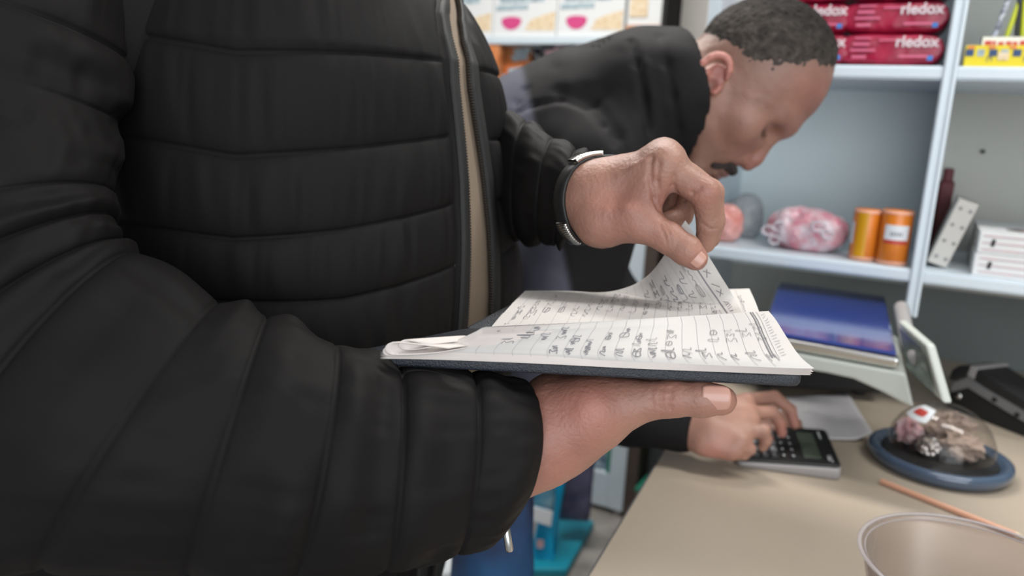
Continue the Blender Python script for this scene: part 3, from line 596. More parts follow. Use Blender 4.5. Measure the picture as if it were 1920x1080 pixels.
# pencil & clear bowl
a, b = onz(1652, 902, .8745), onz(1905, 1003, .8745)
t = thing('pencil', 'peach coloured pencil lying on the counter between the domed dish and the clear bowl', 'pencil', (a + b) / 2 - [0, 0, .0045])
d_ = (b - a) / np.linalg.norm(b - a); mb = MB(); mb.tube([a, b], .0042, n=6); mb.build('shaft', M['pencil'], t); mb = MB(); mb.tube([b, b + d_ * .012], [.0042, .0006], n=6); mb.build('tip', M['cream'], t)
bc = onz(1836, 1066, .985); bc[2] = .87; Rb = .098
t = thing('clear_bowl', 'empty clear plastic bowl at the near right corner of the counter', 'bowl', bc)
hb = .115; mb = MB(); mb.lathe([(0, .002), (Rb * .66, .002), (Rb * .70, .006), (Rb * .98, hb), (Rb * .96, hb), (Rb * .68, .008), (0, .004)], bc, n=72); mb.build('bowl_wall', M['clearb'], t, True)
mb = MB(); mb.lathe([(Rb + .0022 * math.cos(a), hb + .0016 * math.sin(a)) for a in np.linspace(0, 2 * math.pi, 9)], bc, n=96); mb.lathe([(Rb - .005 + .0009 * math.cos(a), hb - .003 + .0009 * math.sin(a)) for a in np.linspace(0, 2 * math.pi, 7)], bc, n=96); mb.build('rim', M['rimp'], t, True)

# ================================================================== LEFT BACKGROUND SHELVES
YS = 2.6
t = thing('display_shelf', 'white display shelf with dark end post on the back wall, behind the bent man', 'shelf', (-1.4, 2.85, 0))
zl = 1.662
xe = ony(1241, 30, YS)[0]
for zz in (zl - .028, 1.20, .75): mb = MB(); mb.box((-2.6, YS, zz), (xe, 3.19, zz + .026)); mb.build('shelf_board', M['shelfw'], t, bevel=.003)
mb = MB(); mb.box((-2.6, 3.17, .1), (xe, 3.19, 2.3)); mb.build('back_panel', M['shelfback'], t)
mb = MB(); mb.box((xe, YS - .005, 0), (xe + .016, 3.19, 2.4)); mb.build('end_post', M['blacks'], t)
mb = MB(); mb.box((xe + .02, 2.75, 0.0), (xe + .135, 2.8, 2.6)); tag(mb.build('grey_board', M['carton2']), 'plain grey upright board between the display shelf and the counter shelves', 'board')
mb = MB(); mb.box((xe + .145, 2.74, 0.0), (xe + .185, 2.8, 2.6)); tag(mb.build('brown_post', M['cardboard']), 'brown upright post beside the plain grey board, left of the white carton', 'post')
edges = [805, 925, 1045, 1172]
for k in range(3):
    a, b = ony(edges[k], 30, YS + .02)[0], ony(edges[k + 1], 30, YS + .02)[0] - .003
    t = thing('fries_carton', ['white carton with pink bowl picture, partly hidden by the puffer jacket', 'white carton with a pink bowl and fries picture, middle of the row', 'white carton with a pink bowl and fries picture, right end of the row'][k], 'carton', ((a + b) / 2, YS + .1, zl), 'white cartons on the display shelf')
    mb = MB(); mb.rbox((a, YS + .02, zl), (b, YS + .2, zl + .22), .003); mb.build('box', M['carton'], t)
    mb = MB(); y_ = YS + .0195; w_ = b - a
    bowl = [(a + w_ * (.30 + .16 * math.cos(s_)), y_, zl + .058 + .034 * math.sin(s_) * (1 if s_ > math.pi else .35)) for s_ in np.linspace(0, 2 * math.pi, 22, endpoint=False)]
    mb.prism(bowl, (0, -.0012, 0), 0)
    mb.prism([(a + w_ * .52, y_, zl + .022), (a + w_ * .98, y_, zl + .020), (a + w_ * .98, y_, zl + .085), (a + w_ * .80, y_, zl + .075), (a + w_ * .60, y_, zl + .058)], (0, -.001, 0), 1)
    mb.prism([(a + w_ * .05, y_, zl + .092), (a + w_ * .55, y_, zl + .095), (a + w_ * .55, y_, zl + .112), (a + w_ * .05, y_, zl + .110)], (0, -.001, 0), 2)
    mb.prism([(a + w_ * .1, y_, zl + .118), (a + w_ * .8, y_, zl + .12), (a + w_ * .8, y_, zl + .16), (a + w_ * .1, y_, zl + .16)], (0, -.001, 0), 2)
    mb.build('print', [M['magenta'], M['cream'], M['greybag']], t)
a, b = ony(1174, 30, YS)[0], ony(1239, 30, YS)[0]
mb = MB(); mb.rbox((a, YS + .01, zl + .034), (b, YS + .15, zl + .26), .003); mb.box((a + .01, YS + .006, zl + .06), (b - .05, YS + .01, zl + .2), 1); o = mb.build('cream_carton', [M['carton'], M['cream']]); tag(o, 'cream printed carton standing on the orange wooden block by the dark post', 'carton')
mb = MB(); mb.rbox((a, YS + .0, zl - .001), (b, YS + .14, zl + .033), .003); tag(mb.build('wooden_block', M['wood']), 'orange wooden block at the right end of the display shelf', 'block')
def pouch(px, py, w_, h_, mm, label, cat='snack bag', y=YS + .03, band=None, seed=0, tilt=0):
    c = ony(px, py, y); V, f_ = pillow(h_, w_, .05, seed, 26, 10); V = V[:, [1, 2, 0]]; a_ = math.radians(tilt); V = np.stack([V[:, 0] * math.cos(a_) + V[:, 2] * math.sin(a_), V[:, 1], -V[:, 0] * math.sin(a_) + V[:, 2] * math.cos(a_)], -1)
    t = thing('snack_bag', label, cat, (c[0], c[1], c[2] - h_ / 2), 'snack bags under the ledge'); link_mesh('wrapper', V + c, f_, M[mm], t)
    if band: 
        mb = MB(); rg = random.Random(seed)
        for k in range(4):
            x_, z_ = rg.uniform(-.3, .15) * w_, rg.uniform(-.25, .3) * h_; mb.prism([(c[0] + x_, y - .0275, c[2] + z_), (c[0] + x_ + w_ * .4, y - .0275, c[2] + z_ + .008), (c[0] + x_ + w_ * .36, y - .0275, c[2] + z_ + .028), (c[0] + x_ - .01, y - .0275, c[2] + z_ + .02)], (0, -.002, 0))
        mb.build('print', M[band], t)
pouch(922, 122, .075, .18, 'orangebag', 'bright orange snack bag beside the puffer jacket under the white ledge', seed=1, tilt=4)
pouch(962, 132, .16, .20, 'orangebag', 'orange snack bag with pale blue print under the white ledge', band='greybag', y=YS + .10, seed=2, tilt=-6)
pouch(1000, 105, .15, .15, 'blackbag', 'black snack bag with pale print, left of the grey and pink one', band='labelw', y=YS + .17, seed=4, tilt=9)
pouch(1048, 108, .13, .17, 'blackbag', 'black snack bag just above the bent man\'s back', band='pinknote', y=YS + .07, seed=5, tilt=-4)
pouch(1100, 104, .12, .16, 'greybag', 'grey snack bag with green top just above the bent man\'s shoulder', y=YS + .1, seed=7)

# lower background ------------------------------------------------------
p = onz(1150, 948, 0); yc_ = 2.44
x0, x1 = ony(1060, 900, yc_)[0], ony(1172, 900, yc_)[0]
t = thing('glass_cabinet', 'white framed glass display cabinet standing on the floor behind the counter', 'cabinet', ((x0 + x1) / 2, yc_, 0))
mb = MB()
for lo, hi in (((x1 - .06, yc_, .02), (x1, yc_ + .03, 1.1)), ((x0, yc_, .02), (x0 + .03, yc_ + .03, 1.1)), ((x0 + .03, yc_ + .001, .02), (x1 - .06, yc_ + .03, .15)), ((x0 + .03, yc_ + .001, 1.07), (x1 - .06, yc_ + .03, 1.1)), ((x0, yc_ + .03, .02), (x1, yc_ + .14, .05)), ((x1 - .02, yc_ + .03, .02), (x1, yc_ + .14, 1.1))): mb.box(lo, hi)
mb.build('frame', M['shelfw'], t, bevel=.003)
mb = MB(); mb.box((x0 + .03, yc_ + .02, .15), (x1 - .06, yc_ + .12, 1.07)); mb.build('goods', M['goods'], t)
mb = MB(); mb.box((x1 - .075, yc_ + .005, .15), (x1 - .06, yc_ + .018, 1.07)); mb.build('seal_strip', M['green'], t)
for xx in (x0 + .02, x1 - .02): mb = MB(); mb.tube([(xx, yc_ + .015, 0), (xx, yc_ + .015, .03)], .014); mb.build('foot', M['silver'], t, True)
xb = ony(1180, 900, yc_)[0]
mb = MB(); mb.rbox((x1 + .006, yc_ - .02, 0), (x1 + .05, yc_ + .10, 1.3), .003); tag(mb.build('brown_post', M['brown']), 'dark brown upright post between the glass cabinet and the charcoal panel', 'post')
mb = MB(); mb.rbox((x1 + .056, yc_ + .06, 0), (-.505, yc_ + .10, 1.3), .003); tag(mb.build('charcoal_panel', M['panel']), 'charcoal upright panel above the cardboard box, left of the counter edge', 'panel')
t = thing('cardboard_box', 'small cardboard box with green lid on the floor against the charcoal panel', 'box', (x1 + .16, yc_ - .02, 0))
mb = MB(); mb.rbox((x1 + .065, yc_ - .07, 0), (x1 + .23, yc_ + .055, .150), .003); mb.build('box', M['cardboard'], t); mb = MB(); mb.rbox((x1 + .06, yc_ - .075, .151), (x1 + .235, yc_ + .058, .163), .003); mb.build('lid', M['green'], t)

# cyan stand
g = [onz(1052, 962, .0), onz(1113, 992, .0), onz(1062, 1084, .0), onz(985, 1084, .0)]; yb = 2.3
t = thing('display_stand', 'bright cyan plastic floor stand with a teal base in the aisle', 'display stand', sum(g) / 4)
mb = MB(); mb.hexa(g, [p + [0, 0, .03] for p in g]); mb.build('base', M['teal'], t, bevel=.006)
dp = 2.45; mb = MB(); pts = [q(1012, 1090, dp), q(1030, 960, dp), q(1045, 900, dp), q(1062, 840, dp), q(1072, 780, dp)]
mb.tube(pts, [.040, .034, .028, .024, .024], n=16); mb.build('post', M['cyan'], t, True)
mb = MB(); a = [q(985, 1090, 2.40), q(1040, 1090, 2.40), q(1036, 975, 2.42), q(1010, 975, 2.42)]; mb.prism(a, F * .04); mb.build('side_plate', M['cyan'], t, bevel=.004)
mb = MB(); a = [q(988, 946, 2.36), q(1037, 960, 2.36), q(1033, 988, 2.36), q(992, 975, 2.36)]; mb.prism(a, F * .006); mb.build('label_holder', M['labelw'], t, bevel=.002)
mb = MB(); a = [q(1006, 1012, 2.385), q(1020, 1012, 2.385), q(1019, 1028, 2.385), q(1007, 1028, 2.385)]; mb.prism(a, F * .004); mb.build('sticker', M['pinknote'], t)
def hang(name, label, px, py, d, rx, rz, mm, seed):
    c = q(px, py, d); V, f_ = pillow(rz * 2, rx * 2, .06, seed, 26, 10); V = V[:, [1, 2, 0]]; B = np.stack([RH, FH, ZZ]); tag(link_mesh(name, V @ B + c, f_, M[mm]), label, 'snack bag')
hang('snack_bag', 'shiny navy and purple snack bag hanging on the right of the cyan stand', 1080, 890, 2.48, .055, .16, 'navybag', 3)
hang('snack_bag', 'pale cyan snack bag hanging on the left of the cyan stand post', 1012, 905, 2.38, .05, .10, 'cyanbag', 4)
p = q(855, 1090, 2.1); mb = MB(); mb.rbox((p[0] - .14, p[1] - .1, 0), (p[0] + .035, p[1] + .1, p[2] + .085), .03); tag(mb.build('white_sack', M['labelw'], smooth=True), 'plain white sack on the floor, seen below the black sleeve', 'sack')
p = q(866, 1060, 2.5); mb = MB(); mb.rbox((p[0] - .10, p[1] - .05, 0), (p[0] + .09, p[1] + .1, p[2] + .10), .01); tag(mb.build('cyan_crate', M['cyan']), 'cyan crate behind the white sack, seen below the black sleeve', 'crate')
# ================================================================== LEDGER BOOK
ZB = 1.2075
t_book = thing('ledger_book', 'open navy ledger with pencilled pages, held in one hand while a page is lifted', 'book', onz(1100, 650, ZB - .006))
c4 = [onz(646, 662, ZB), onz(1507, 706, ZB), onz(1428, 600, ZB), onz(868, 616, ZB)]
c8 = [c4[3], c4[2], onz(1404, 549, ZB), onz(990, 553, ZB)]
def rslab(cs, r, z0, z1):
    cs = [np.array(c) for c in cs]; out = []
    for i in range(4):
        p, a, b = cs[i], cs[i - 1], cs[(i + 1) % 4]; ra = (a - p) / np.linalg.norm(a - p); rb = (b - p) / np.linalg.norm(b - p)
        for k in range(6):
            s_ = k / 5; out.append(p + ra * r * (1 - s_) ** 2 + rb * r * s_ ** 2)
    n = len(out); c = sum(out) / n; L = [(.0, z0 + .0015, .9985), (0, z0, .995)]
    rings = [(.992, z0), (1.0, z0 + .0015), (1.0, z1 - .0015), (.992, z1)]
    V = [((p - c) * s_ + c) * [1, 1, 0] + [0, 0, z] for s_, z in rings for p in out]
    Fc = [tuple(reversed(range(n)))] + [(a * n + i, a * n + (i + 1) % n, (a + 1) * n + (i + 1) % n, (a + 1) * n + i) for a in range(3) for i in range(n)] + [tuple(range(3 * n, 4 * n))]
    return V, Fc
mb = MB(); mb.add(*rslab(c4, .008, ZB - .0068, ZB)); mb.add(*rslab(c8, .008, ZB - .0068, ZB)); mb.build('cover', M['cover'], t_book, True)
def curve(pts, t):  # pts list of 3-vectors, param 0..1 by chord length
    P = np.array(pts); L = np.r_[0, np.cumsum(np.linalg.norm(np.diff(P, axis=0), axis=1))]; L /= L[-1]; n = len(P)
    tt = np.interp(t, L, np.arange(n)); return catmull(P, tt)
def coons(near, far, left, right):
    def f(u, v):
        u = np.atleast_1d(u).astype(float); v = np.atleast_1d(v).astype(float); U_, V_ = u[:, None], v[:, None]
        n, fr, l, r = curve(near, u), curve(far, u), curve(left, v), curve(right, v); a, b, c_, d_ = [np.array(x) for x in (near[0], near[-1], far[0], far[-1])]
        return (1 - V_) * n + V_ * fr + (1 - U_) * l + U_ * r - ((1 - U_) * (1 - V_) * a + U_ * (1 - V_) * b + (1 - U_) * V_ * c_ + U_ * V_ * d_)
    return f
def ribbon(mb, f, us, vs, wd, off, m, up=1):
    us = np.array(us); vs = np.array(vs); e = 1e-3; P = f(us, vs); du = f(us + e, vs) - P; dv = f(us, vs + e) - P; N = np.cross(du, dv); N /= np.linalg.norm(N, axis=1, keepdims=True) + 1e-12
    tg = np.gradient(P, axis=0) if len(P) > 1 else None; S = np.cross(N, tg); S /= np.linalg.norm(S, axis=1, keepdims=True) + 1e-12; wd = np.broadcast_to(wd, len(P))[:, None]
    P = P + N * off * up; n = len(P); mb.add(list(P - S * wd / 2) + list(P + S * wd / 2), [(i, i + 1, n + i + 1, n + i) for i in range(n - 1)], m)
def scribble(mb, f, u, v0, v1, rng, m=2, wd=.00036, amp=.008, both=1):
    # a handwritten word running along v beside ruling u: connected letter strokes
    v = v0; h0 = amp * 1.35
    while v < v1:
        kind = rng.random(); wl = rng.uniform(.07, .12); h = h0 * rng.uniform(.6, 1.25); base_u = u + rng.uniform(-.12, .12) * h0
        if kind < .3: pts = [(0, 0), (.35, .9), (.7, 1.0), (.55, .1), (1, .0)]
        elif kind < .5: pts = [(0, .5), (.1, 1.), (.8, .9), (.9, .1), (.2, .0), (.05, .6), (1, .35)]
        elif kind < .7: pts = [(0, .1), (.3, 1.5), (.45, 1.4), (.4, .1), (.9, .1)]
        elif kind < .85: pts = [(0, .6), (.2, 0), (.45, .7), (.6, .0), (.85, .8), (1, .2)]
        else: pts = [(0, .9), (.9, .9), (.3, .3), (.9, -.5), (.1, -.6)]
        A = np.array([(base_u - (b_ - .4) * h + rng.uniform(-.1, .1) * h, v + a_ * wl + rng.uniform(-.01, .01)) for a_, b_ in pts]); tq = np.linspace(0, len(A) - 1, len(A) * 5); PP = catmull(A, tq)
        ribbon(mb, f, np.clip(PP[:, 0], .005, .995), np.clip(PP[:, 1], .005, .985), wd * rng.uniform(.7, 1.25), .0005, m, both); v += wl * rng.uniform(.85, 1.15)
        if rng.random() < .14: v += .05
def page(name, f, parent, ink, nu=80, nv=36, th=.00018, mats=None):
    u = np.linspace(0, 1, nu); v = np.linspace(0, 1, nv); UU, VV = np.meshgrid(u, v, indexing='ij'); P = f(UU.ravel(), VV.ravel()); mb = MB(); mb.add(P, grid_faces(nu, nv).tolist(), 0)
    if ink: ink(mb, f)
    return mb.build(name, mats or [M['paper'], M['rule'], M['ink']], parent, True)
zN = ZB + .0085
def pz(x, y, z): return onz(x, y, ZB + z)
near = [pz(712, 660, .0045), pz(820, 662, .0048), pz(1000, 669, .0048), pz(1200, 679, .0048), pz(1400, 687, .0048), pz(1490, 690.5, .0046), pz(1527, 691, .004)]
far = [pz(876, 615, .021), pz(1000, 609, .024), pz(1150, 601, .025), pz(1300, 592, .024), pz(1441, 583, .022)]
far[0] = pz(752, 617, .019); far.insert(1, pz(876, 614, .022))
left = [near[0], pz(724, 645, .009), pz(738, 631, .014), far[0]]
right = [near[-1], pz(1500, 668, .009), pz(1475, 632, .014), pz(1455, 600, .019), far[-1]]
fN = coons(near, far, left, right)
def umin(v): return np.interp(v, [0, .10, .22, .34, .40, 1], [0, .075, .13, .150, .150, .19])
def trimmed(g, du=0.0, dz=0.0, ur=0.0, v1=1.0):
    def f(u, v):
        u = np.atleast_1d(u); v = np.atleast_1d(v) * v1; m = umin(v) + du * (1 - v); return g(m + (1 - ur - m) * u, v) - np.array([0, 0, dz])
    return f
def ink_near(mb, f):
    f = fN; rng = random.Random(11)
    for k in range(22):
        u = .065 + .0395 * k
        if u > .9: break
        v0 = float(np.interp(u, [0, .075, .13, .15, .19], [.0, .12, .25, .42, 1.0])) + .02 if u < .19 else .02
        if u > .165: ribbon(mb, f, np.full(30, u), np.linspace(v0, .985, 30), .00025, .0003, 1)
        if u > .2:
            if rng.random() < .9: a = rng.uniform(.30, .55); scribble(mb, f, u + .01, a, min(.92, a + rng.uniform(.10, .34)), rng, amp=.014)
            if u > .36: scribble(mb, f, u + .012, .10, .22, rng, amp=.012, wd=.0005)
    for k, wd in ((.912, .0010), (.920, .0006), (.934, .00035)): ribbon(mb, f, np.full(26, k), np.linspace(.13, .985, 26), wd, .0004, 2 if k < .93 else 1)
    for k in range(16):
        v = .15 + .05 * k; ribbon(mb, f, np.linspace(.945, .957 + .008 * rng.random(), 6), v + np.linspace(0, .05, 6) * rng.uniform(.5, 1), .0004, .0004, 1)
page('right_page', trimmed(fN), t_book, ink_near)
for k in range(10):
    rng = random.Random(k); page('leaf', trimmed(fN, rng.uniform(-.012, .010), .00042 * (k + 1), rng.uniform(-.004, .012) + .0012 * k, .985), t_book, None, 60, 16, mats=[M['paper2']])
# curled lower corners at the left end
ex_ = onz(1400, 660, ZB) - onz(800, 660, ZB); ex_ /= np.linalg.norm(ex_); ey_ = np.cross(ZZ, ex_)
for k, (xn, y0, zc_, r_, xr) in enumerate(((728, 659, .0062, .0024, 820), (736, 654, .0098, .0034, 838), (758, 647, .0118, .0026, 800))):
    c0 = pz(xn, y0, zc_); c1 = pz(xr, y0 - (4 if k else 0), .006 + .003 * k); Ln = (c1 - c0) @ ex_; prof = []
    for s_ in np.linspace(1, 0, 12): prof.append((Ln * s_, -r_ * (1 - s_ ** 2) - .0010 * s_))
    for a in np.linspace(-90, -270, 14)[1:-1]: prof.append((r_ * 1.25 * math.cos(math.radians(a)), r_ * math.sin(math.radians(a))))
    for s_ in np.linspace(0, 1, 12): prof.append((Ln * s_, r_ * (1 - s_ ** 1.3) + .0004 * (1 - s_)))
    V = []
    for e_ in np.linspace(0, 1, 8):
        for (a_, b_) in prof: V.append(c0 + ex_ * (a_ + .012 * e_ * (1 + k)) + ZZ * (b_ * (1 - .5 * e_) + .0006 * k * e_) + ey_ * .010 * e_)
    o = link_mesh('curled_corner', V, grid_faces(8, len(prof)), M['paper2'], t_book); s__ = o.modifiers.new('thickness', 'SOLIDIFY'); s__.thickness = .0005
# far side: flat page and lifted page
nr = [pz(925, 612, .010), pz(1060, 606, .014), pz(1250, 598, .015), pz(1426, 592, .012)]
fr = [pz(984, 547, .006), pz(1120, 548, .0065), pz(1300, 544, .006), pz(1405, 541, .005)]
fB = coons(nr, fr, [nr[0], pz(955, 575, .011), fr[0]], [nr[-1], pz(1416, 565, .009), fr[-1]])
def ink_far(mb, f):
    rng = random.Random(4)
    for k in range(20): ribbon(mb, f, np.full(20, .06 + .044 * k), np.linspace(.02, .97, 20), .00028, .0002, 1)
    for k in range(20): a = rng.uniform(.1, .3); scribble(mb, f, .07 + .044 * k, a, a + rng.uniform(.2, .5), rng, amp=.010)
page('left_page', fB, t_book, ink_far)
for k in range(3):
    page('leaf', (lambda a, b, dz: (lambda u, v: fB(u, v) * 1.0 + np.array([0, 0, -dz]) - R * .0015 * a + F * .001 * b))(k, k, .0012 * (k + 1)), t_book, None, 30, 10, mats=[M['paper2']])
PINCH = q(1285, 413, .590)
gut = [pz(922, 612, .013), pz(1060, 606, .017), pz(1250, 598, .018), pz(1392, 588, .018)]
free = [q(985, 545, .672), q(1060, 545, .672), q(1130, 548, .668), q(1180, 537, .655), q(1215, 516, .638), q(1243, 482, .618), q(1266, 442, .601), PINCH]
fL = coons(gut, free, [gut[0], q(940, 590, .585), q(962, 566, .632), free[0]], [gut[-1], q(1378, 560, .612), q(1350, 515, .602), q(1318, 463, .594), free[-1]])
def ink_lift(mb, f):
    rng = random.Random(21)
    for k in range(20): ribbon(mb, f, np.full(24, .06 + .043 * k), np.linspace(.02, .97, 24), .00025, .0002, 1)
    ribbon(mb, f, np.full(24, .905), np.linspace(.02, .74, 24), .0010, .0003, 2)
    for k in range(19):
        u = .07 + .0435 * k; a = rng.uniform(.08, .2); scribble(mb, f, u, a, a + rng.uniform(.2, .35), rng, amp=.012, wd=.00048)
        if rng.random() < .8: a = rng.uniform(.5, .6); scribble(mb, f, u, a, a + rng.uniform(.14, .28), rng, amp=.012, wd=.00048)
    for k in range(13): v = .08 + .052 * k; ribbon(mb, f, .925 + np.linspace(0, .03, 6) * rng.uniform(.6, 1), v + np.linspace(0, .045, 6) * rng.choice((-1, 1)), .0006, .0003, 2)
page('lifted_page', fL, t_book, ink_lift, 90, 50)

# head shape shared by both figures (x forward, y to the left, z up)
def headf():
    pos = [ell((.026, 0, .055), (.096, .077, .100)), ell((.052, 0, .0), (.064, .062, .085)), cone((.005, -.052, -.030), (.080, -.022, -.090), .022, .018), cone((.005, .052, -.030), (.080, .022, -.090), .022, .018),
           ell((.088, 0, -.094), (.020, .024, .018)), ell((.082, 0, -.045), (.033, .034, .040)), ell((.078, -.042, -.012), (.024, .020, .022)), ell((.078, .042, -.012), (.024, .020, .022)),
           cone((.098, -.036, .036), (.110, -.010, .038), .011, .011), cone((.098, .036, .036), (.110, .010, .038), .011, .011)]
    b = union(pos, .022)
    nose = union([cone((.112, 0, .020), (.124, 0, -.022), .0075, .0095), cone((.124, 0, -.022), (.124, 0, -.034), .010, .0105), ell((.113, -.011, -.036), (.011, .0075, .0085)), ell((.113, .011, -.036), (.011, .0075, .0085))], .007)
    lips = union([cone((.108, -.020, -.070), (.115, 0, -.068), .0050, .0062), cone((.108, .020, -.070), (.115, 0, -.068), .0050, .0062), cone((.106, -.017, -.079), (.111, 0, -.080), .0052, .0065), cone((.106, .017, -.079), (.111, 0, -.080), .0052, .0065)], .004)
    neck = union([cone((.0, 0, -.02), (-.075, 0, -.115), .060, .066), cone((.01, 0, -.05), (-.03, 0, -.12), .05, .055)], .03)
    ear = []
    tl = math.radians(17)
    def E(a, b_, y): return (.006 + a * math.cos(tl) - b_ * math.sin(tl) * 1.0, y, b_ * math.cos(tl) + a * math.sin(tl) - .018)
    out = [E(-.020 + .0 * k, 0, 0) for k in range(1)]
    rim = []
    for a in np.linspace(-150, 130, 15):
        r1, r2 = .0175, .029; x = -r1 * math.sin(math.radians(a)) * -1; 
        rim.append((a, x))
    for s in (-1, 1):
        pts = []; 
        for a in np.linspace(20, 285, 14):      # from the front root over the top, down the back to the lobe
            an = math.radians(a); rx = .0200; rz = .0325; px_, pz_ = math.cos(an) * rx, math.sin(an) * rz
            lift = .011 + .007 * max(0, -math.cos(an)) + .002 * max(0, math.sin(an))
            pts.append(E(px_ - .002, pz_ + .004, s * (.073 + lift)))
        rads = [.0030] + [.0042] * 9 + [.0045, .0050, .0060, .0058]
        ear += chain(pts, rads)
    shell = []
    for s in (-1, 1): shell += [(E(-.004, .006, s * .079), s)]
    tr = [cone(E(.015, .000, s * .080), E(.014, -.008, s * .082), .0050, .0045) for s in (-1, 1)]
    anti = sum([chain([E(-.006, .022, s * .083), E(-.010, .008, s * .084), E(-.009, -.008, s * .083), E(.002, -.016, s * .083)], [.003, .0034, .0038, .004]) for s in (-1, 1)], [])
    rimf = union(ear + tr + anti, .005)
    sh = hard([ell(E(-.001, .002, s * .077), (.019, .0060, .029)) for s in (-1, 1)])
    hollow = [ell(E(.004, -.003, s * .0905), (.0095, .0125, .0125)) for s in (-1, 1)]; hollow2 = [ell(E(.001, .015, s * .0895), (.010, .0085, .010)) for s in (-1, 1)]
    eyes = [ell((.089, s * .033, .012), (.014, .0155, .0125)) for s in (-1, 1)]
    sock = [ell((.120, s * .034, .010), (.024, .022, .014)) for s in (-1, 1)]
    def f(P):
        d = b(P)
        for g in sock: d = -smin(-d, g(P), .012)
        for g in eyes: d = smin(d, g(P), .004)
        d = smin(d, nose(P), .008); d = smin(d, lips(P), .004); d = smin(d, neck(P), .030)
        e = smin(rimf(P), sh(P), .004)
        for g in hollow + hollow2: e = -smin(-e, g(P), .003)
        d0 = smin(d, e, .005)
        for g in hollow: d0 = -smin(-d0, g(P), .004)
        return d0
    return f, b
hf_, hb_ = headf()
# ================================================================== PERSON IN THE PUFFER JACKET
PH = math.radians(20)
fd = RH * math.cos(PH) - FH * math.sin(PH); lr = -FH * math.cos(PH) - RH * math.sin(PH)
C1 = q(600, 200, .738) * [1, 1, 0]
person1 = thing('person', 'person in an open black quilted puffer jacket over a beige sweater, leafing through the ledger', 'person', C1)
def ab(z):
    a = np.interp(z, [.80, .95, 1.1, 1.25, 1.4, 1.47, 1.53], [.225, .225, .190, .178, .162, .128, .07])
    b = np.interp(z, [.80, .95, 1.1, 1.25, 1.4, 1.47, 1.53], [.245, .245, .215, .215, .210, .18, .09]); return a, b
def S1(th, z, off=0.0):
    a, b = ab(z); c, s_ = np.cos(th), np.sin(th); e = .88
    sh = np.interp(z, [.8, .98, 1.12, 1.3, 1.5], [-.105, -.090, .010, .0, -.02])
    return C1 + fd * ((a + off) * np.sign(c) * np.abs(c) ** e + sh)[..., None] + lr * ((b + off) * np.sign(s_) * np.abs(s_) ** e)[..., None] + ZZ * np.asarray(z)[..., None]
zipR = lambda y: np.interp(y, [-250, 0, 150, 300, 450, 600, 700, 1060], [775, 826, 853, 869, 876, 871, 862, 790])
zipL = lambda y: np.interp(y, [-250, 0, 150, 300, 450, 600, 700, 1060], [800, 848, 877, 901, 917, 921, 905, 810])
def edge_theta(z, target):
    th = np.radians(np.linspace(-70, 95, 700)); P = proj(S1(th, np.full_like(th, z))); k = int(np.argmax(P[:, 0])); e = np.abs(P[k:, 0] - target(P[k:, 1])); return th[k + int(np.argmin(e))]
zg = np.linspace(.80, 1.50, 36); tR = np.array([edge_theta(z, zipR) for z in zg]); tL = np.array([edge_theta(z, zipL) for z in zg])
for A_ in (tR, tL):
    for _ in range(2): A_[1:-1] = (A_[:-2] + A_[1:-1] * 2 + A_[2:]) / 4
thR = lambda z: np.interp(z, zg, tR); thL = lambda z: np.interp(z, zg, tL)
TH, ZG = np.meshgrid(np.radians(np.linspace(-10, 130, 141)), np.linspace(.85, 1.5, 261), indexing='ij'); PJ = proj(S1(TH, ZG))
VIS = np.ones_like(TH, bool)
def locate(px, py):
    e = (PJ[..., 0] - px) ** 2 + (PJ[..., 1] - py) ** 2; i = np.unravel_index(np.argmin(e), e.shape); return TH[i], ZG[i]
st = [[(225, y) for y in (-120, 60, 255, 415, 545)], [(440, y) for y in (-100, 100, 295, 450, 566)], [(640, y) for y in (-75, 103, 280, 428, 560)], [(845, y) for y in (-30, 118, 257, 383, 500)]]
SEAM = []  # list of (theta stations, z stations)
loc = [[locate(*p) for p in row] for row in st]
for k in range(5): SEAM.append(([loc[3][k][0], loc[2][k][0], loc[1][k][0], loc[0][k][0]], [loc[3][k][1], loc[2][k][1], loc[1][k][1], loc[0][k][1]]))
def seamz(k, th):   # k may run past the ends
    if 0 <= k < 5: T_, Z_ = SEAM[k]; return np.interp(th, T_, Z_)
    if k < 0: return np.minimum(seamz(0, th) - k * .068, 1.60)
    return seamz(4, th) - (k - 4) * .058
def puff(u, p=.62): return np.sin(np.pi * np.clip(u, 0, 1)) ** p
NV = 34; rows = []; K0, K1 = -1, 10; us = (np.arange(NV) / NV); uall = np.array([k + u for k in range(K0, K1) for u in us] + [K1])
NU = 420; sgrid = np.linspace(0, 1, NU) ** 1.25
V = []
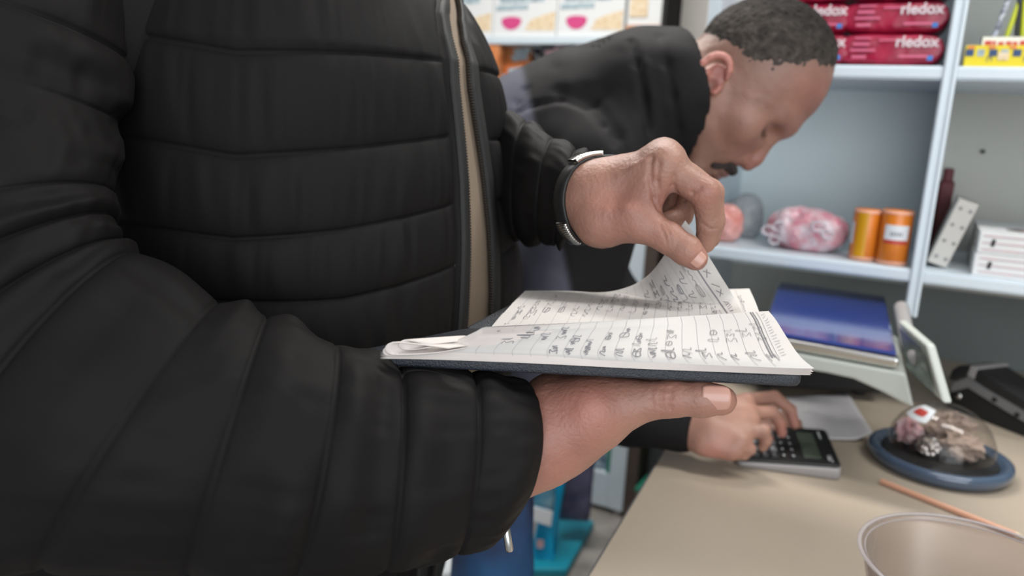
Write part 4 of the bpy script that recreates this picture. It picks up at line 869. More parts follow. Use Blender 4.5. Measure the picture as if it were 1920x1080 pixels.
for uk in uall:
    k = int(math.floor(min(uk, K1 - 1e-6))); u = uk - k
    th_ = None; z = np.full(NU, 1.2)
    for _ in range(4):
        a0 = thR(z); a1 = thL(z) + 2 * np.pi; th = a0 + (a1 - a0) * sgrid; thw = np.where(th > np.pi * 1.2, 0.2, th)
        zz0 = np.where(th > np.pi * 1.2, seamz(k, np.full(NU, .35)), seamz(k, th)); zz1 = np.where(th > np.pi * 1.2, seamz(k + 1, np.full(NU, .35)), seamz(k + 1, th))
        bl = smooth01((th - np.pi * .9) / .9); zz0 = seamz(k, th) * (1 - bl) + seamz(k, np.full(NU, .35)) * bl; zz1 = seamz(k + 1, th) * (1 - bl) + seamz(k + 1, np.full(NU, .35)) * bl
        z = zz0 + (zz1 - zz0) * u
    zc = np.minimum(z, 1.525)
    arcR = (th - thR(z)) * .17; arcL = (thL(z) + 2 * np.pi - th) * .17; ed = np.minimum(arcR, arcL)
    A = .0062 * smooth01((ed - .010) / .012); disp = A * puff(u, .42)
    pl = vnoise(np.stack([th * 17, z * 5, z * 0], -1) + [k * 7.3, 0, 0], 1.0, 3) + .6 * vnoise(np.stack([th * 41 + z * 30, z * 9, z * 0], -1) + [k * 3.1, 0, 0], 1.0, 5)
    disp += smooth01((ed - .009) / .01) * pl * (.0009 + .0034 * np.exp(-np.maximum(ed - .01, 0) / .06)) * (puff(u, .5)) * (1 if ed is None else 1)
    disp += .0030 * vnoise(np.stack([th * 3, z * 9, z * 0], -1), 1.0, 9) * smooth01(ed / .05)
    disp += np.where(ed < .0105, .0020, 0) - .004 * np.exp(-((ed - .0115) / .0012) ** 2)
    V.append(S1(th, zc, disp + 0.0))
V = np.array(V); nr_, nu_ = V.shape[:2]
Fg = grid_faces(nr_, nu_); edv = None
V1 = V.reshape(-1, 3); F1 = Fg[:, ::-1]; MI1 = np.zeros(len(F1), int)
jv, jf, jm = [V1], [F1], [MI1]

def pb(f_, l_, z): return C1 + fd * f_ + lr * l_ + ZZ * z
# sleeves as lofted rings -------------------------------------------------
def ring_loft(rings, seams, A, n=150, per=26, seed=0, wr=.003, prm=None, fine=.0016):
    T_ = np.array([r[0] for r in rings], float); B_ = np.array([r[1] for r in rings], float); D_ = np.array([r[2] for r in rings]); bl = np.array([r[3] for r in rings], float); hd = np.array([r[4] for r in rings])
    cc = np.array([q((a[0] + b[0]) / 2, (a[1] + b[1]) / 2, d) for a, b, d in zip(T_, B_, D_)]); vv = np.array([(q(*a, d) - q(*b, d)) / 2 for a, b, d in zip(T_, B_, D_)]); ww = np.array([-F * h + R * (b / FPX * d) for h, b, d in zip(hd, bl, D_)])
    m = (len(rings) - 1) * per + 1; t = np.linspace(0, len(rings) - 1, m); c = catmull(cc, t); v = catmull(vv, t); w_ = catmull(ww, t); ph = np.linspace(0, 2 * np.pi, n, endpoint=False)
    P = c[:, None] + v[:, None] * np.cos(ph)[None, :, None] + w_[:, None] * np.sin(ph)[None, :, None]; rad = P - c[:, None]; L = np.linalg.norm(rad, axis=2, keepdims=True); rad /= L
    sm = np.array(seams, float); k = np.clip(np.searchsorted(sm, t, side='right') - 1, 0, len(sm) - 2); u = (t - sm[k]) / (sm[k + 1] - sm[k]); inside = (t >= sm[0]) & (t <= sm[-1])
    pu = np.where(inside, puff(u, .45), 0)[:, None]
    qn = np.stack([np.broadcast_to(np.cos(ph) * 1.4, P.shape[:2]) , np.broadcast_to(np.sin(ph) * 1.4, P.shape[:2]), np.broadcast_to(t[:, None] * 2.2, P.shape[:2])], -1)
    qf = np.stack([np.broadcast_to(np.cos(ph) * 5, P.shape[:2]) , np.broadcast_to(np.sin(ph) * 5, P.shape[:2]), np.broadcast_to(t[:, None] * 1.3, P.shape[:2])], -1)
    d = A * pu + wr * vnoise(qn, 1.0, seed) * (.3 + pu) + fine * pu * vnoise(qf, 1.6, seed + 3)
    P = P + rad * d[..., None]; return P
def loft_faces(m, n):
    i, j = np.meshgrid(np.arange(m - 1), np.arange(n), indexing='ij'); j2 = (j + 1) % n; return np.stack([i * n + j, i * n + j2, (i + 1) * n + j2, (i + 1) * n + j], -1).reshape(-1, 4)
ringsR = [((255, -330), (-190, -330), .56, 0, .075), ((228, -80), (-190, -120), .53, 0, .072), ((214, 95), (-190, -5), .51, 10, .070), ((205, 215), (-200, 120), .50, 15, .070),
          ((198, 290), (-230, 290), .49, 25, .070), ((194, 350), (-260, 480), .48, 30, .072), ((196, 405), (-300, 700), .475, 35, .076), ((205, 455), (-280, 900), .47, 40, .080),
          ((250, 480), (-110, 1020), .47, 42, .082), ((405, 572), (105, 1046), .47, 66, .085), ((500, 598), (360, 1060), .475, 66, .078), ((630, 646), (545, 1066), .48, 66, .071),
          ((748, 690), (716, 1058), .487, 45, .062), ((884, 706), (850, 1024), .497, 32, .052), ((985, 728), (938, 962), .507, 48, .040)]
P = ring_loft(ringsR, [1, 2, 3, 5, 6, 7, 8, 9, 10, 11, 12, 13, 14], .0058, n=190, per=26, seed=2, wr=.0050)
# cuff turned inward
axis_in = (P[-1].mean(0) - P[-12].mean(0)); axis_in /= np.linalg.norm(axis_in); ctr = P[-1].mean(0)
extra = [ctr + (P[-1] - ctr) * s_ - axis_in * o_ for s_, o_ in ((.97, -.001), (.93, .001), (.92, .012), (.92, .03))]
P = np.concatenate([P, np.array(extra)]); off = sum(len(x) for x in jv); jv.append(P.reshape(-1, 3)); jf.append(loft_faces(*P.shape[:2]) + off); jm.append(np.zeros(len(jf[-1]), int))
ringsL = [((770, 160), (800, 420), .98, 0, .056), ((860, 176), (858, 430), .91, -10, .054), ((930, 202), (925, 434), .825, -18, .050), ((990, 236), (975, 446), .750, -22, .048), ((1040, 264), (1015, 452), .698, -20, .047), ((1080, 288), (1044, 452), .663, -14, .045), ((1107, 303), (1062, 448), .648, -8, .043)]
P = ring_loft(ringsL, [0, 1, 2, 3, 4, 5, 6], .0050, n=120, per=26, seed=7, wr=.003)
ctr = P[-1].mean(0); axis_in = (P[-1].mean(0) - P[-12].mean(0)); axis_in /= np.linalg.norm(axis_in)
P = np.concatenate([P, np.array([ctr + (P[-1] - ctr) * s_ - axis_in * o_ for s_, o_ in ((.97, -.001), (.92, .001), (.90, .012), (.90, .03))])])
off = sum(len(x) for x in jv); jv.append(P.reshape(-1, 3)); jf.append(loft_faces(*P.shape[:2]) + off); jm.append(np.zeros(len(jf[-1]), int))
jacket = link_mesh('jacket', np.concatenate(jv), np.concatenate(jf), M['jacket'], person1)
sol = jacket.modifiers.new('thickness', 'SOLIDIFY'); sol.thickness = .003; sol.offset = -1
yk = union([cone(pb(-.015, .13, 1.505), q(32, -330, .56), .066, .074), cone(pb(-.015, -.13, 1.505), q(770, 290, .97), .066, .062), cone(pb(-.015, .13, 1.505), pb(-.015, -.13, 1.505), .066, .066), cone(q(60, -40, .545), pb(-.03, .13, 1.42), .066, .075), cone(q(75, 60, .54), pb(-.03, .14, 1.36), .055, .06)], .03)
V, Fq = surf(lambda P: np.maximum(yk(P), -(P[:, 2] - 1.26)), *bounds([pb(0, .2, 1.5), pb(0, .2, 1.3), pb(0, -.2, 1.5), q(32, -330, .56), q(770, 290, .97)], .10), .007); link_mesh('shoulder_yoke', V, Fq, M['jacket'], jacket)
# zip tapes with teeth, and shirt
def tape(th_fn, sgn, name):
    zs = np.linspace(.85, 1.50, 260); V = []
    for dth, off in ((0, .0), (0, .0042), (sgn * .050, .0), (sgn * .050, .0040)):
        V.append(S1(th_fn(zs) + dth, zs, off))
    V = np.stack([V[0], V[1], V[3], V[2]], 1); link_mesh(name, V.reshape(-1, 3), grid_faces(len(zs), 4), M['placket'], jacket)
    mb = MB(); zt_ = np.arange(.86, 1.50, .0024); P = S1(thR(zt_) - .008 if sgn > 0 else thL(zt_) + .008, zt_, .0022)
    for p in P: mb.box(tuple(p - [.0012, .0012, .0007]), tuple(p + [.0012, .0012, .0007]))
    o = mb.build('zip_teeth', M['zipm'], jacket)
tape(thR, 1, 'zip_tape'); tape(thL, -1, 'zip_tape')
zs = np.linspace(1.0, 1.5, 90); ths = np.linspace(-1.7, 2.2, 120); ZZg, TT_ = np.meshgrid(zs, ths, indexing='ij')
dsp = -.0025 + .0012 * vnoise(np.stack([TT_ * 3, ZZg * 7, ZZg * 0], -1), 1.0, 4)
link_mesh('sweater', S1(TT_, ZZg, dsp).reshape(-1, 3), grid_faces(90, 120)[:, ::-1], M['shirt'], person1)
# inner knit cuff and hem cord
a = np.array([q(938, 940, .507), q(968, 945, .51)])
mb = MB(); cpt = [q(936, 905, .53), q(942, 950, .532), q(947, 985, .534)]; mb.tube(cpt, .0013, n=10); mb.build('hem_cord', M['strap'], jacket, True)
mb = MB(); mb.tube([q(946, 976, .534), q(947, 980, .534), q(955, 1030, .534), q(955.5, 1034, .534)], [.0018, .0028, .0028, .0022], n=16); mb.build('cord_end', M['steel'], jacket, True)

# hands -------------------------------------------------
def skin_tint(V, reds, base=(.32, .168, .122), seed=0, amp=.12):
    n = 1 + amp * fbm(V, 38, seed, 3); t = np.array(base)[None] * n[:, None]; r = np.zeros(len(V))
    for c, rad, s_ in reds: r += s_ * np.exp(-(np.linalg.norm(V - np.array(c), axis=1) / rad) ** 2)
    r = np.clip(r, -1, 1)[:, None]; return np.clip(t * (1 + r * np.array([.12, -.22, -.18])), 0, 1)
# right hand, palm up under the ledger
W0, W1, W2 = q(905, 868, .505), q(1010, 822, .512), q(1052, 800, .513)
th0, th1, th2, th3, th4 = q(1110, 775, .503), q(1172, 757, .497), q(1258, 746, .489), q(1315, 748, .485), q(1352, 750, .483)
zc = 1.1835
mcp = [onz(1225, 703, zc), onz(1205, 672, zc), onz(1170, 652, zc), onz(1130, 640, zc)]
pip = [onz(1300, 690, zc + .004), onz(1300, 652, zc + .004), onz(1262, 628, zc + .004), onz(1205, 615, zc + .003)]
dip = [onz(1345, 680, zc + .007), onz(1350, 640, zc + .007), onz(1312, 613, zc + .007), onz(1250, 602, zc + .007)]
tip = [onz(1375, 672, zc + .008), onz(1383, 630, zc + .008), onz(1345, 602, zc + .008), onz(1280, 594, zc + .008)]
palm = [cone(W0, W1, .034, .0295), cone(W1, W2, .0295, .027), cone(W2, th0, .0255, .0215), cone(th0, th1, .0205, .0140), cone(W2, mcp[1], .023, .0115), cone(W2, mcp[3], .022, .011), cone(q(1040, 760, .53), q(1180, 735, .525), .021, .014), cone(th0, mcp[0], .019, .0115), cone(mcp[0], mcp[3], .0115, .0105)]
fingers = [union(chain([mcp[i], pip[i], dip[i], tip[i]], [.0108, .0092, .0085, .0072]), .003) for i in range(4)]
thumb = union([cone(th1, th2, .0138, .0118), cone(th2, th3, .0115, .0108), cone(th3, th4, .0108, .0096)], .004)
pf = union(palm, .014)
def fRH(P):
    d = smin(pf(P), thumb(P), .008)
    for g in fingers: d = smin(d, g(P), .004)
    return smin(-smin(-d, -(P[:, 2] - (ZB - .0085)), .002), 1e9 * np.ones(len(P)), .001) if False else np.maximum(d, P[:, 2] - (ZB - .0078))
lo, hi = bounds([W0, W1, W2, th0, th4] + mcp + tip, .04); V, Fq = surf(fRH, lo, hi, .0014); V = relax(V, Fq, 2, .4); N = vnormals(V, Fq)
dn = U * .012; cr = []
for dx, dp_ in ((-9, .0007), (-3, .0010), (4, .0011), (10, .0008)):
    cr += pline([(1250 + dx, 727), (1247 + dx * 1.3, 745), (1248 + dx * 1.1, 766)], .0010, dp_, fRH, .42, .6)
cr += pline([(1225, 730), (1220, 745), (1224, 760)], .0012, .0004, fRH, .42, .6) + pline([(1282, 730), (1278, 745), (1283, 762)], .0010, .0004, fRH, .42, .6)
V = crease(V, N, cr)
# nail bed outline of the thumb
V += N * (.00035 * fbm(V, 90, 2, 3))[:, None]
bump = np.exp(-(np.linalg.norm(V - q(1110, 752, .483), axis=1) / .011) ** 2); V += N * (bump * .0018)[:, None]
rh = (V, Fq, skin_tint(V, [(th2, .014, .6), (th4, .014, .35), (W1, .04, .8), (q(1110, 755, .48), .022, .5)], seed=1))
# left hand pinching the page
w0, w1, w2 = q(1058, 376, .666), q(1092, 377, .645), q(1122, 374, .624)
m_i, m_m, m_r, m_p = q(1246, 312, .588), q(1252, 305, .608), q(1238, 310, .628), q(1215, 325, .645)
a0, a1, a2, a3, a4 = q(1130, 415, .606), q(1190, 412, .592), q(1255, 447, .581), q(1288, 470, .577), q(1304, 484, .5765)
pf2 = union([cone(w0, w1, .026, .0275), cone(w1, w2, .0285, .0275), cone(w2, m_i, .0265, .0150), cone(w2, m_m, .026, .0150), cone(w2, m_r, .025, .0135), cone(w2, m_p, .0235, .0125), cone(w2, a0, .024, .0185), cone(a0, a1, .0185, .0150), cone(a1, m_i, .0125, .0120), cone(m_i, m_p, .0125, .0115)], .012)
thumb2 = union([cone(a1, a2, .0145, .0118), cone(a2, a3, .0116, .0112), cone(a3, a4, .0112, .0092)], .004)
F2 = [union(chain([m_i, q(1322, 362, .580), q(1330, 420, .590), q(1322, 456, .598)], [.0125, .0112, .0092, .0080]), .003),
      union(chain([m_m, q(1330, 362, .606), q(1338, 415, .612), q(1332, 448, .612)], [.0122, .0108, .0088, .0076]), .003),
      union(chain([m_r, q(1300, 352, .634), q(1278, 405, .636), q(1240, 418, .628)], [.0115, .0100, .0086, .0076]), .003),
      union(chain([m_p, q(1268, 362, .656), q(1245, 405, .652), q(1215, 410, .640)], [.0105, .0088, .0076, .0068]), .003)]
kn = ell(q(1243, 292, .600), (.012, .012, .012))
def fLH(P):
    d = smin(pf2(P), kn(P), .012); d = smin(d, thumb2(P), .008)
    for g in F2: d = smin(d, g(P), .0035)
    return d
lo, hi = bounds([w0, w1, a4, m_i, m_p, q(1330, 362, .58), q(1322, 456, .598), q(1268, 362, .656)], .038); V, Fq = surf(fLH, lo, hi, .0014); V = relax(V, Fq, 2, .4); N = vnormals(V, Fq)
V += N * (.00035 * fbm(V, 90, 4, 3))[:, None]
cr = []
for pts, wd, dp in (([(1238, 424), (1246, 440), (1250, 456)], .0011, .0008), ([(1247, 420), (1255, 437), (1258, 453)], .0009, .0006), ([(1254, 416), (1262, 432)], .0008, .0004), ([(1283, 376), (1298, 362), (1313, 352)], .0016, .0014), ([(1221, 298), (1219, 335), (1228, 372), (1236, 392)], .0024, .0022), ([(1235, 305), (1232, 340), (1240, 375)], .0020, .0016), ([(1318, 420), (1332, 430), (1344, 428)], .0012, .0009), ([(1264, 330), (1262, 348), (1270, 362)], .0018, .0013), ([(1160, 330), (1190, 312), (1215, 300)], .004, -.0008), ([(1140, 395), (1175, 392), (1205, 400)], .005, -.0009)):
    cr += pline(pts, wd, dp, fLH, .5, .72)
V = crease(V, N, cr)
lh = (V, Fq, skin_tint(V, [(a4, .013, .5), (a2, .012, .3), (q(1236, 375, .60), .016, 1.0), (q(1320, 362, .57), .014, .4), (q(1170, 390, .59), .03, .5), (q(1180, 350, .60), .02, -.2)], seed=6))
# coarse rest of the body (inside the clothes, plus head and neck above the frame)
def pb(f_, l_, z): return C1 + fd * f_ + lr * l_ + ZZ * z
sh_r, sh_l = pb(-.01, .18, 1.43), pb(-.01, -.18, 1.43)
el_r = q(-110, 760, .475); el_l = q(800, 300, .96)
sh_r, sh_l = q(32, -330, .56), q(770, 290, .97)
core = union([cone(pb(-.03, 0, 1.0), pb(-.03, 0, 1.35), .10, .10), cone(pb(-.015, .12, 1.50), pb(-.015, -.12, 1.50), .035, .035), cone(pb(-.015, .12, 1.50), sh_r, .03, .03), cone(pb(-.015, -.12, 1.50), sh_l, .03, .03), cone(pb(-.02, 0, 1.42), pb(.01, 0, 1.56), .055, .052), cone(sh_r, el_r, .030, .026), cone(el_r, W0, .026, .026), cone(sh_l, el_l, .030, .026), cone(el_l, w0, .026, .022)], .012)
lo, hi = bounds([pb(0, 0, .9), pb(.1, 0, 1.75), el_r, el_l, sh_r, sh_l, W0, w0], .12); V, Fq = surf(core, lo, hi, .009); cb = (V, Fq, np.tile([.40, .222, .165], (len(V), 1)))
def join(parts):
    Vs, Fs, Ts, o_ = [], [], [], 0
    for V, Fq, T_ in parts: Vs.append(V); Fs.append(Fq + o_); Ts.append(T_); o_ += len(V)
    return np.concatenate(Vs), np.concatenate(Fs), np.concatenate(Ts)
tlt = math.radians(28); h1x = fd * math.cos(tlt) - ZZ * math.sin(tlt); h1z = fd * math.sin(tlt) + ZZ * math.cos(tlt); H1 = np.stack([h1x, -lr, h1z]); HO1 = pb(.055, 0, 1.665)
Vp, Fp = surf(hf_, (-.15, -.125, -.20), (.155, .125, .18), .004); hp = (HO1 + Vp @ H1, Fp, np.tile([.35, .185, .135], (len(Vp), 1)))
V, Fq, T_ = join([rh, lh, cb, hp]); body1 = link_mesh('body', V, Fq, M['skin'], person1, tint=T_)
# thumb nails
def nail(c, along, across, out, L, Wd, parent, m_, curv=.35, name='thumbnail'):
    n = 12; V = []
    for i in range(n):
        for j in range(n):
            s_, t_ = i / (n - 1) * 2 - 1, j / (n - 1) * 2 - 1; w_ = (1 - .20 * max(0, s_) ** 4 - .12 * max(0, -s_) ** 4); x = s_ * L / 2 * (1 - .12 * t_ * t_ * (1 if s_ > 0 else .6)); y = t_ * Wd / 2 * w_
            V.append(np.array(c) + along * x + across * y + out * (.0006 - curv * y * y / (Wd / 2) - .35 * max(0, s_) ** 2 * .0015))
    o = link_mesh(name, V, grid_faces(n, n), m_, parent); s_ = o.modifiers.new('thickness', 'SOLIDIFY'); s_.thickness = .0006; s_.offset = 0
al = (th4 - th3) / np.linalg.norm(th4 - th3); ou = -F - al * (-F @ al); ou /= np.linalg.norm(ou); ac = np.cross(al, ou)
nail(q(1343, 747, .4735), al, ac, ou, .0175, .0150, body1, M['nail'])
al = (a4 - a3) / np.linalg.norm(a4 - a3); ou = -F + R * .45 - U * .55; ou = ou - al * (ou @ al); ou /= np.linalg.norm(ou); ac = np.cross(al, ou)
nail(a4 + ou * .0092 - al * .001, al, ac, ou, .0145, .0120, body1, M['nail'])
# head hair, trousers, shoes (out of frame, coarse)
V, Fq = surf(lambda P: np.maximum(hb_(P) - .007, -(P[:, 2] - .035 - .6 * P[:, 0])), (-.12, -.11, -.05), (.155, .11, .185), .005)
link_mesh('hair', HO1 + V @ H1, Fq, M['hair'], person1, tint=np.tile([.03, .025, .02], (len(V), 1)))
def legs(center, f_, l_, hipz, name, m_, parent, kneef=.03, rr=.085, hw=.10, top=None):
    pt = lambda a, b, z: center + f_ * a + l_ * b + ZZ * z
    u = union([cone(pt(0, -.06, hipz), pt(0, .06, hipz), .125, .125), cone(pt(0, hw, hipz - .05), pt(kneef, hw, .48), rr + .008, .065), cone(pt(kneef, hw, .48), pt(-.02, hw, .07), .065, .055), cone(pt(0, -hw, hipz - .05), pt(kneef, -hw, .48), rr + .008, .065), cone(pt(kneef, -hw, .48), pt(-.02, -hw, .07), .065, .055)] + ([cone(pt(0, 0, hipz), top, .125, .12)] if top is not None else []), .03)
    g = lambda P: np.maximum(u(P) - .006 * fbm(P, 14, 5, 2), .035 - P[:, 2]); V, Fq = surf(g, *bounds([pt(0, .2, hipz + .05), pt(0, -.2, 0)], .14), .008); link_mesh(name, V, Fq, m_, parent)
    for sg in (1, -1):
        sf = union([cone(pt(-.05, hw * sg, .045), pt(.12, hw * sg, .04), .045, .042), cone(pt(-.03, hw * sg, .05), pt(-.02, hw * sg, .09), .045, .042)], .02); V, Fq = surf(lambda P: np.maximum(sf(P), .002 - P[:, 2]), *bounds([pt(-.05, hw * sg, 0), pt(.15, hw * sg, .1)], .06), .007); link_mesh('shoe', V, Fq, M['strap'], parent)
legs(C1, fd, lr, .92, 'trousers', M['trousers'], person1)

# wristwatch
wd_ = (w2 - w0) / np.linalg.norm(w2 - w0); wc = q(1099, 378, .6265); u_ = U - wd_ * (U @ wd_); u_ /= np.linalg.norm(u_); v_ = np.cross(wd_, u_)
t = thing('wristwatch', 'steel wristwatch with black strap on the wrist above the lifted page', 'watch', wc)
def skin_r(a, h_):
    d_ = u_ * math.cos(a) + v_ * math.sin(a); rs = np.linspace(.012, .06, 100); dv_ = fLH(wc + wd_ * h_ + d_ * rs[:, None]); k = np.argmax(dv_ > 0); return rs[k]
def band(o0, o1, hw, a0, a1, name, m_, n=60):
    V = []
    for a in np.radians(np.linspace(a0, a1, n)):
        d_ = u_ * math.cos(a) + v_ * math.sin(a); rr_ = max(skin_r(a, -hw), skin_r(a, 0), skin_r(a, hw))
        for rr, hh_ in ((o0, -hw), (o1, -hw * .8), (o1, hw * .8), (o0, hw)): V.append(wc + d_ * (rr_ + rr) + wd_ * hh_)
    V = np.array(V).reshape(n, 4, 3); f_ = [(i * 4 + j, i * 4 + (j + 1) % 4, (i + 1) * 4 + (j + 1) % 4, (i + 1) * 4 + j) for i in range(n - 1) for j in range(4)] + [(0, 1, 2, 3), (n * 4 - 1, n * 4 - 2, n * 4 - 3, n * 4 - 4)]
    return link_mesh(name, V.reshape(-1, 3), f_, m_, t, True)
band(.0002, .0022, .0080, 0, 360, 'strap', M['strap'])
band(.0023, .0055, .0072, -14, 26, 'case', M['steel']); band(.0023, .0045, .0076, 128, 166, 'clasp', M['steel'])

# ================================================================== BENT PERSON AT THE CALCULATOR
HO = q(1345, 152, 1.075); hx = R * .574 - U * .819; hz = R * .819 + U * .574; 
yw = math.radians(-5); hx_ = hx * math.cos(yw) + F * math.sin(yw); hy = np.cross(hz, hx_); hy /= np.linalg.norm(hy); hx = hx_
rl = math.radians(14); hz, hy = hz * math.cos(rl) - hy * math.sin(rl), hy * math.cos(rl) + hz * math.sin(rl)
HS = .955; hx, hy, hz = hx * HS, hy * HS, hz * HS
HA = np.stack([hx, hy, hz])            # rows: head axes in world
H = lambda x, y, z: HO + hx * x + hy * y + hz * z
person2 = thing('person', 'person with cropped greying hair in a charcoal jacket bending over the calculator', 'person', (-.62, 1.05, 0))
def le(c, r): return lambda P: ell(c, r)(P)
Vh, Fh = surf(hf_, (-.15, -.125, -.20), (.155, .125, .18), .0019); Vh = relax(Vh, Fh, 2, .4)
Nn = vnormals(Vh, Fh)
cr = []
for s in (-1, 1): cr += [((.098, s * .022, .006), (.094, s * .046, .007), .0014, .0014), ((.108, s * .018, -.030), (.092, s * .034, -.058), .004, .0014), ((.084, s * .055, .010), (.075, s * .062, .012), .003, .0006)]
for s in (-1, 1): cr += [((.104, s * .024, .004), (.090, s * .047, .001), .0022, .0026)]
cr += [((.108, -.018, -.0745), (.108, .018, -.0745), .002, .0015)]
Vh = crease(Vh, Nn, cr); Vh += Nn * (.0006 * fbm(Vh, 60, 3, 2))[:, None]
x, y, z = Vh.T
hl = .056 + .72 * x + .010 * vnoise(Vh, 35, 4); hl = np.where(x > .05, hl + .35 * (x - .05), hl) - .020 * np.exp(-((x - .025) / .045) ** 2)
cov = smooth01((z - hl + .062) / .085)                            # close-cropped stubble density
earm = smooth01((np.abs(y) - .076) / .006) * (np.abs(x - .008) < .03) * (np.abs(z + .015) < .045)
base = np.array([.29, .148, .108]); T_ = base[None] * (1 + .10 * fbm(Vh, 30, 7, 3))[:, None]
fore = np.exp(-(np.linalg.norm(Vh - [.10, -.03, .085], axis=1) / .045) ** 2)[:, None]; T_ = T_ * (1 + fore * np.array([-.08, -.20, -.14]))
T_ = T_ * (1 + earm[:, None] * np.array([.38, .10, .22])); nz = np.exp(-(np.linalg.norm(Vh - [.124, 0, -.028], axis=1) / .022) ** 2)[:, None]; T_ = T_ * (1 + nz * np.array([.0, -.22, -.16]))
T_ = T_ * (1 - cov[:, None] * .45 * (1 - earm[:, None])) + cov[:, None] * np.array([.030, .028, .026]) * (1 - earm[:, None])
lash = np.exp(-(np.minimum.reduce([np.linalg.norm((Vh - [.098, s * .034, .003]) / [1.2, 1.3, .45], axis=1) for s in (-1, 1)]) / .0085) ** 2); T_ = T_ * (1 - .62 * lash[:, None])
ls = np.minimum(cone((.106, -.020, .005), (.090, -.050, .006), .001, .001)(Vh), cone((.106, .020, .005), (.090, .050, .006), .001, .001)(Vh)); T_ = T_ * (1 - .72 * np.exp(-(ls / .0035) ** 2)[:, None])
bw = np.minimum(cone((.116, -.012, .040), (.100, -.046, .040), .001, .001)(Vh), cone((.116, .012, .040), (.100, .046, .040), .001, .001)(Vh)); T_ = T_ * (1 - .5 * np.exp(-(bw / .006) ** 2)[:, None])
beardm = smooth01((-.045 - z) / .02) * smooth01((x - .02) / .03); T_ = T_ * (1 - .28 * beardm[:, None])
headW = HO + Vh @ HA
# hair shell
def hairf(P):
    x, y, z = P.T; hl = .046 + .74 * x + .008 * vnoise(P, 35, 4); hl = np.where(x > .05, hl + .35 * (x - .05), hl) - .020 * np.exp(-((x - .025) / .045) ** 2)
    th = .0066 * smooth01((z - hl + .004) / .065) - .0010 + .0011 * fbm(P, 260, 6, 2)
    return np.maximum(np.maximum(hb_(P) - th, -(z + .03)), (hl - .014 - z) * .8)
V, Fq = surf(hairf, (-.12, -.11, -.02), (.155, .11, .175), .0018)
keep = hb_(V) > -.0008; kf = keep[Fq].any(1); Fk = Fq[kf]; used = np.unique(Fk); rm = -np.ones(len(V), int); rm[used] = np.arange(len(used)); V = V[used]; Fk = rm[Fk]
g_ = smooth01((V[:, 2] - .075 - .5 * V[:, 0]) / .07)[:, None]; Th = np.array([.052, .045, .040]) * (1 - g_) + np.array([.012, .010, .009]) * g_; Th = Th * (1 + .5 * fbm(V, 130, 8, 2))[:, None]
link_mesh('hair', HO + V @ HA, Fk, M['hair'], person2, tint=Th)
# moustache and goatee
def beardf(P):
    x, y, z = P.T; band_ = smin(ell((.113, 0, -.057), (.014, .026, .0080))(P), np.minimum(cone((.112, -.016, -.058), (.099, -.031, -.076), .0060, .0040)(P), cone((.112, .016, -.058), (.099, .031, -.076), .0060, .0040)(P)), .004); b2 = ell((.104, 0, -.096), (.014, .022, .012))(P); return np.minimum(band_, b2) - .0012 * fbm(P, 150, 5, 2)
V, Fq = surf(beardf, (.07, -.04, -.125), (.14, .04, -.03), .0016); link_mesh('moustache', HO + V @ HA, Fq, M['beard'], person2)
# calculator hand (right hand, near side)
g0, g1, g2 = q(1245, 795, 1.16), q(1310, 808, 1.135), q(1335, 810, 1.125)
K_ = [q(1400, 776, 1.150), q(1408, 790, 1.130), q(1402, 808, 1.112), q(1388, 828, 1.100)]
pf3 = union([cone(g0, g1, .030, .028), cone(g1, g2, .028, .027), cone(g2, K_[0], .026, .0135), cone(g2, K_[1], .026, .0135), cone(g2, K_[2], .025, .013), cone(g2, K_[3], .023, .012), cone(K_[0], K_[3], .0130, .0115), cone(q(1320, 832, 1.115), q(1372, 846, 1.10), .0165, .0135), cone(q(1330, 775, 1.15), q(1400, 752, 1.17), .018, .013)], .013)
F3 = [union(chain([K_[0], q(1448, 772, 1.165), q(1462, 792, 1.170), q(1466, 812, 1.172)], [.0115, .0100, .0088, .0075]), .003),
      union(chain([q(1398, 752, 1.175), q(1452, 745, 1.195), q(1482, 768, 1.20), q(1490, 796, 1.20)], [.0120, .0102, .0090, .0078]), .003),
      union(chain([K_[2], q(1432, 808, 1.108), q(1436, 826, 1.112), q(1430, 838, 1.118)], [.0110, .0095, .0082, .0070]), .003),
      union(chain([K_[3], q(1405, 842, 1.098), q(1395, 852, 1.104), q(1380, 854, 1.108)], [.0100, .0088, .0076, .0066]), .003),
      union(chain([q(1352, 792, 1.16), q(1400, 800, 1.185), q(1440, 822, 1.190)], [.0140, .0110, .0085]), .003)]
def fH3(P):
    d = pf3(P)
    for g in F3: d = smin(d, g(P), .004)
    return np.maximum(d, .872 - P[:, 2])
lo, hi = bounds([g0, q(1490, 796, 1.2), q(1400, 850, 1.1), q(1400, 750, 1.18)], .04); V3, Fq3 = surf(fH3, lo, hi, .0022); V3 = relax(V3, Fq3, 1)
T3 = skin_tint(V3, [(q(1345, 845, 1.10), .022, .35), (q(1466, 808, 1.165), .018, .7), (q(1488, 790, 1.19), .018, .6)], base=(.37, .20, .15), seed=3)
pk = np.exp(-(np.linalg.norm(V3 - q(1340, 848, 1.10), axis=1) / .02) ** 2)[:, None]; T3 = T3 * (1 + pk * np.array([.18, .14, .18]))
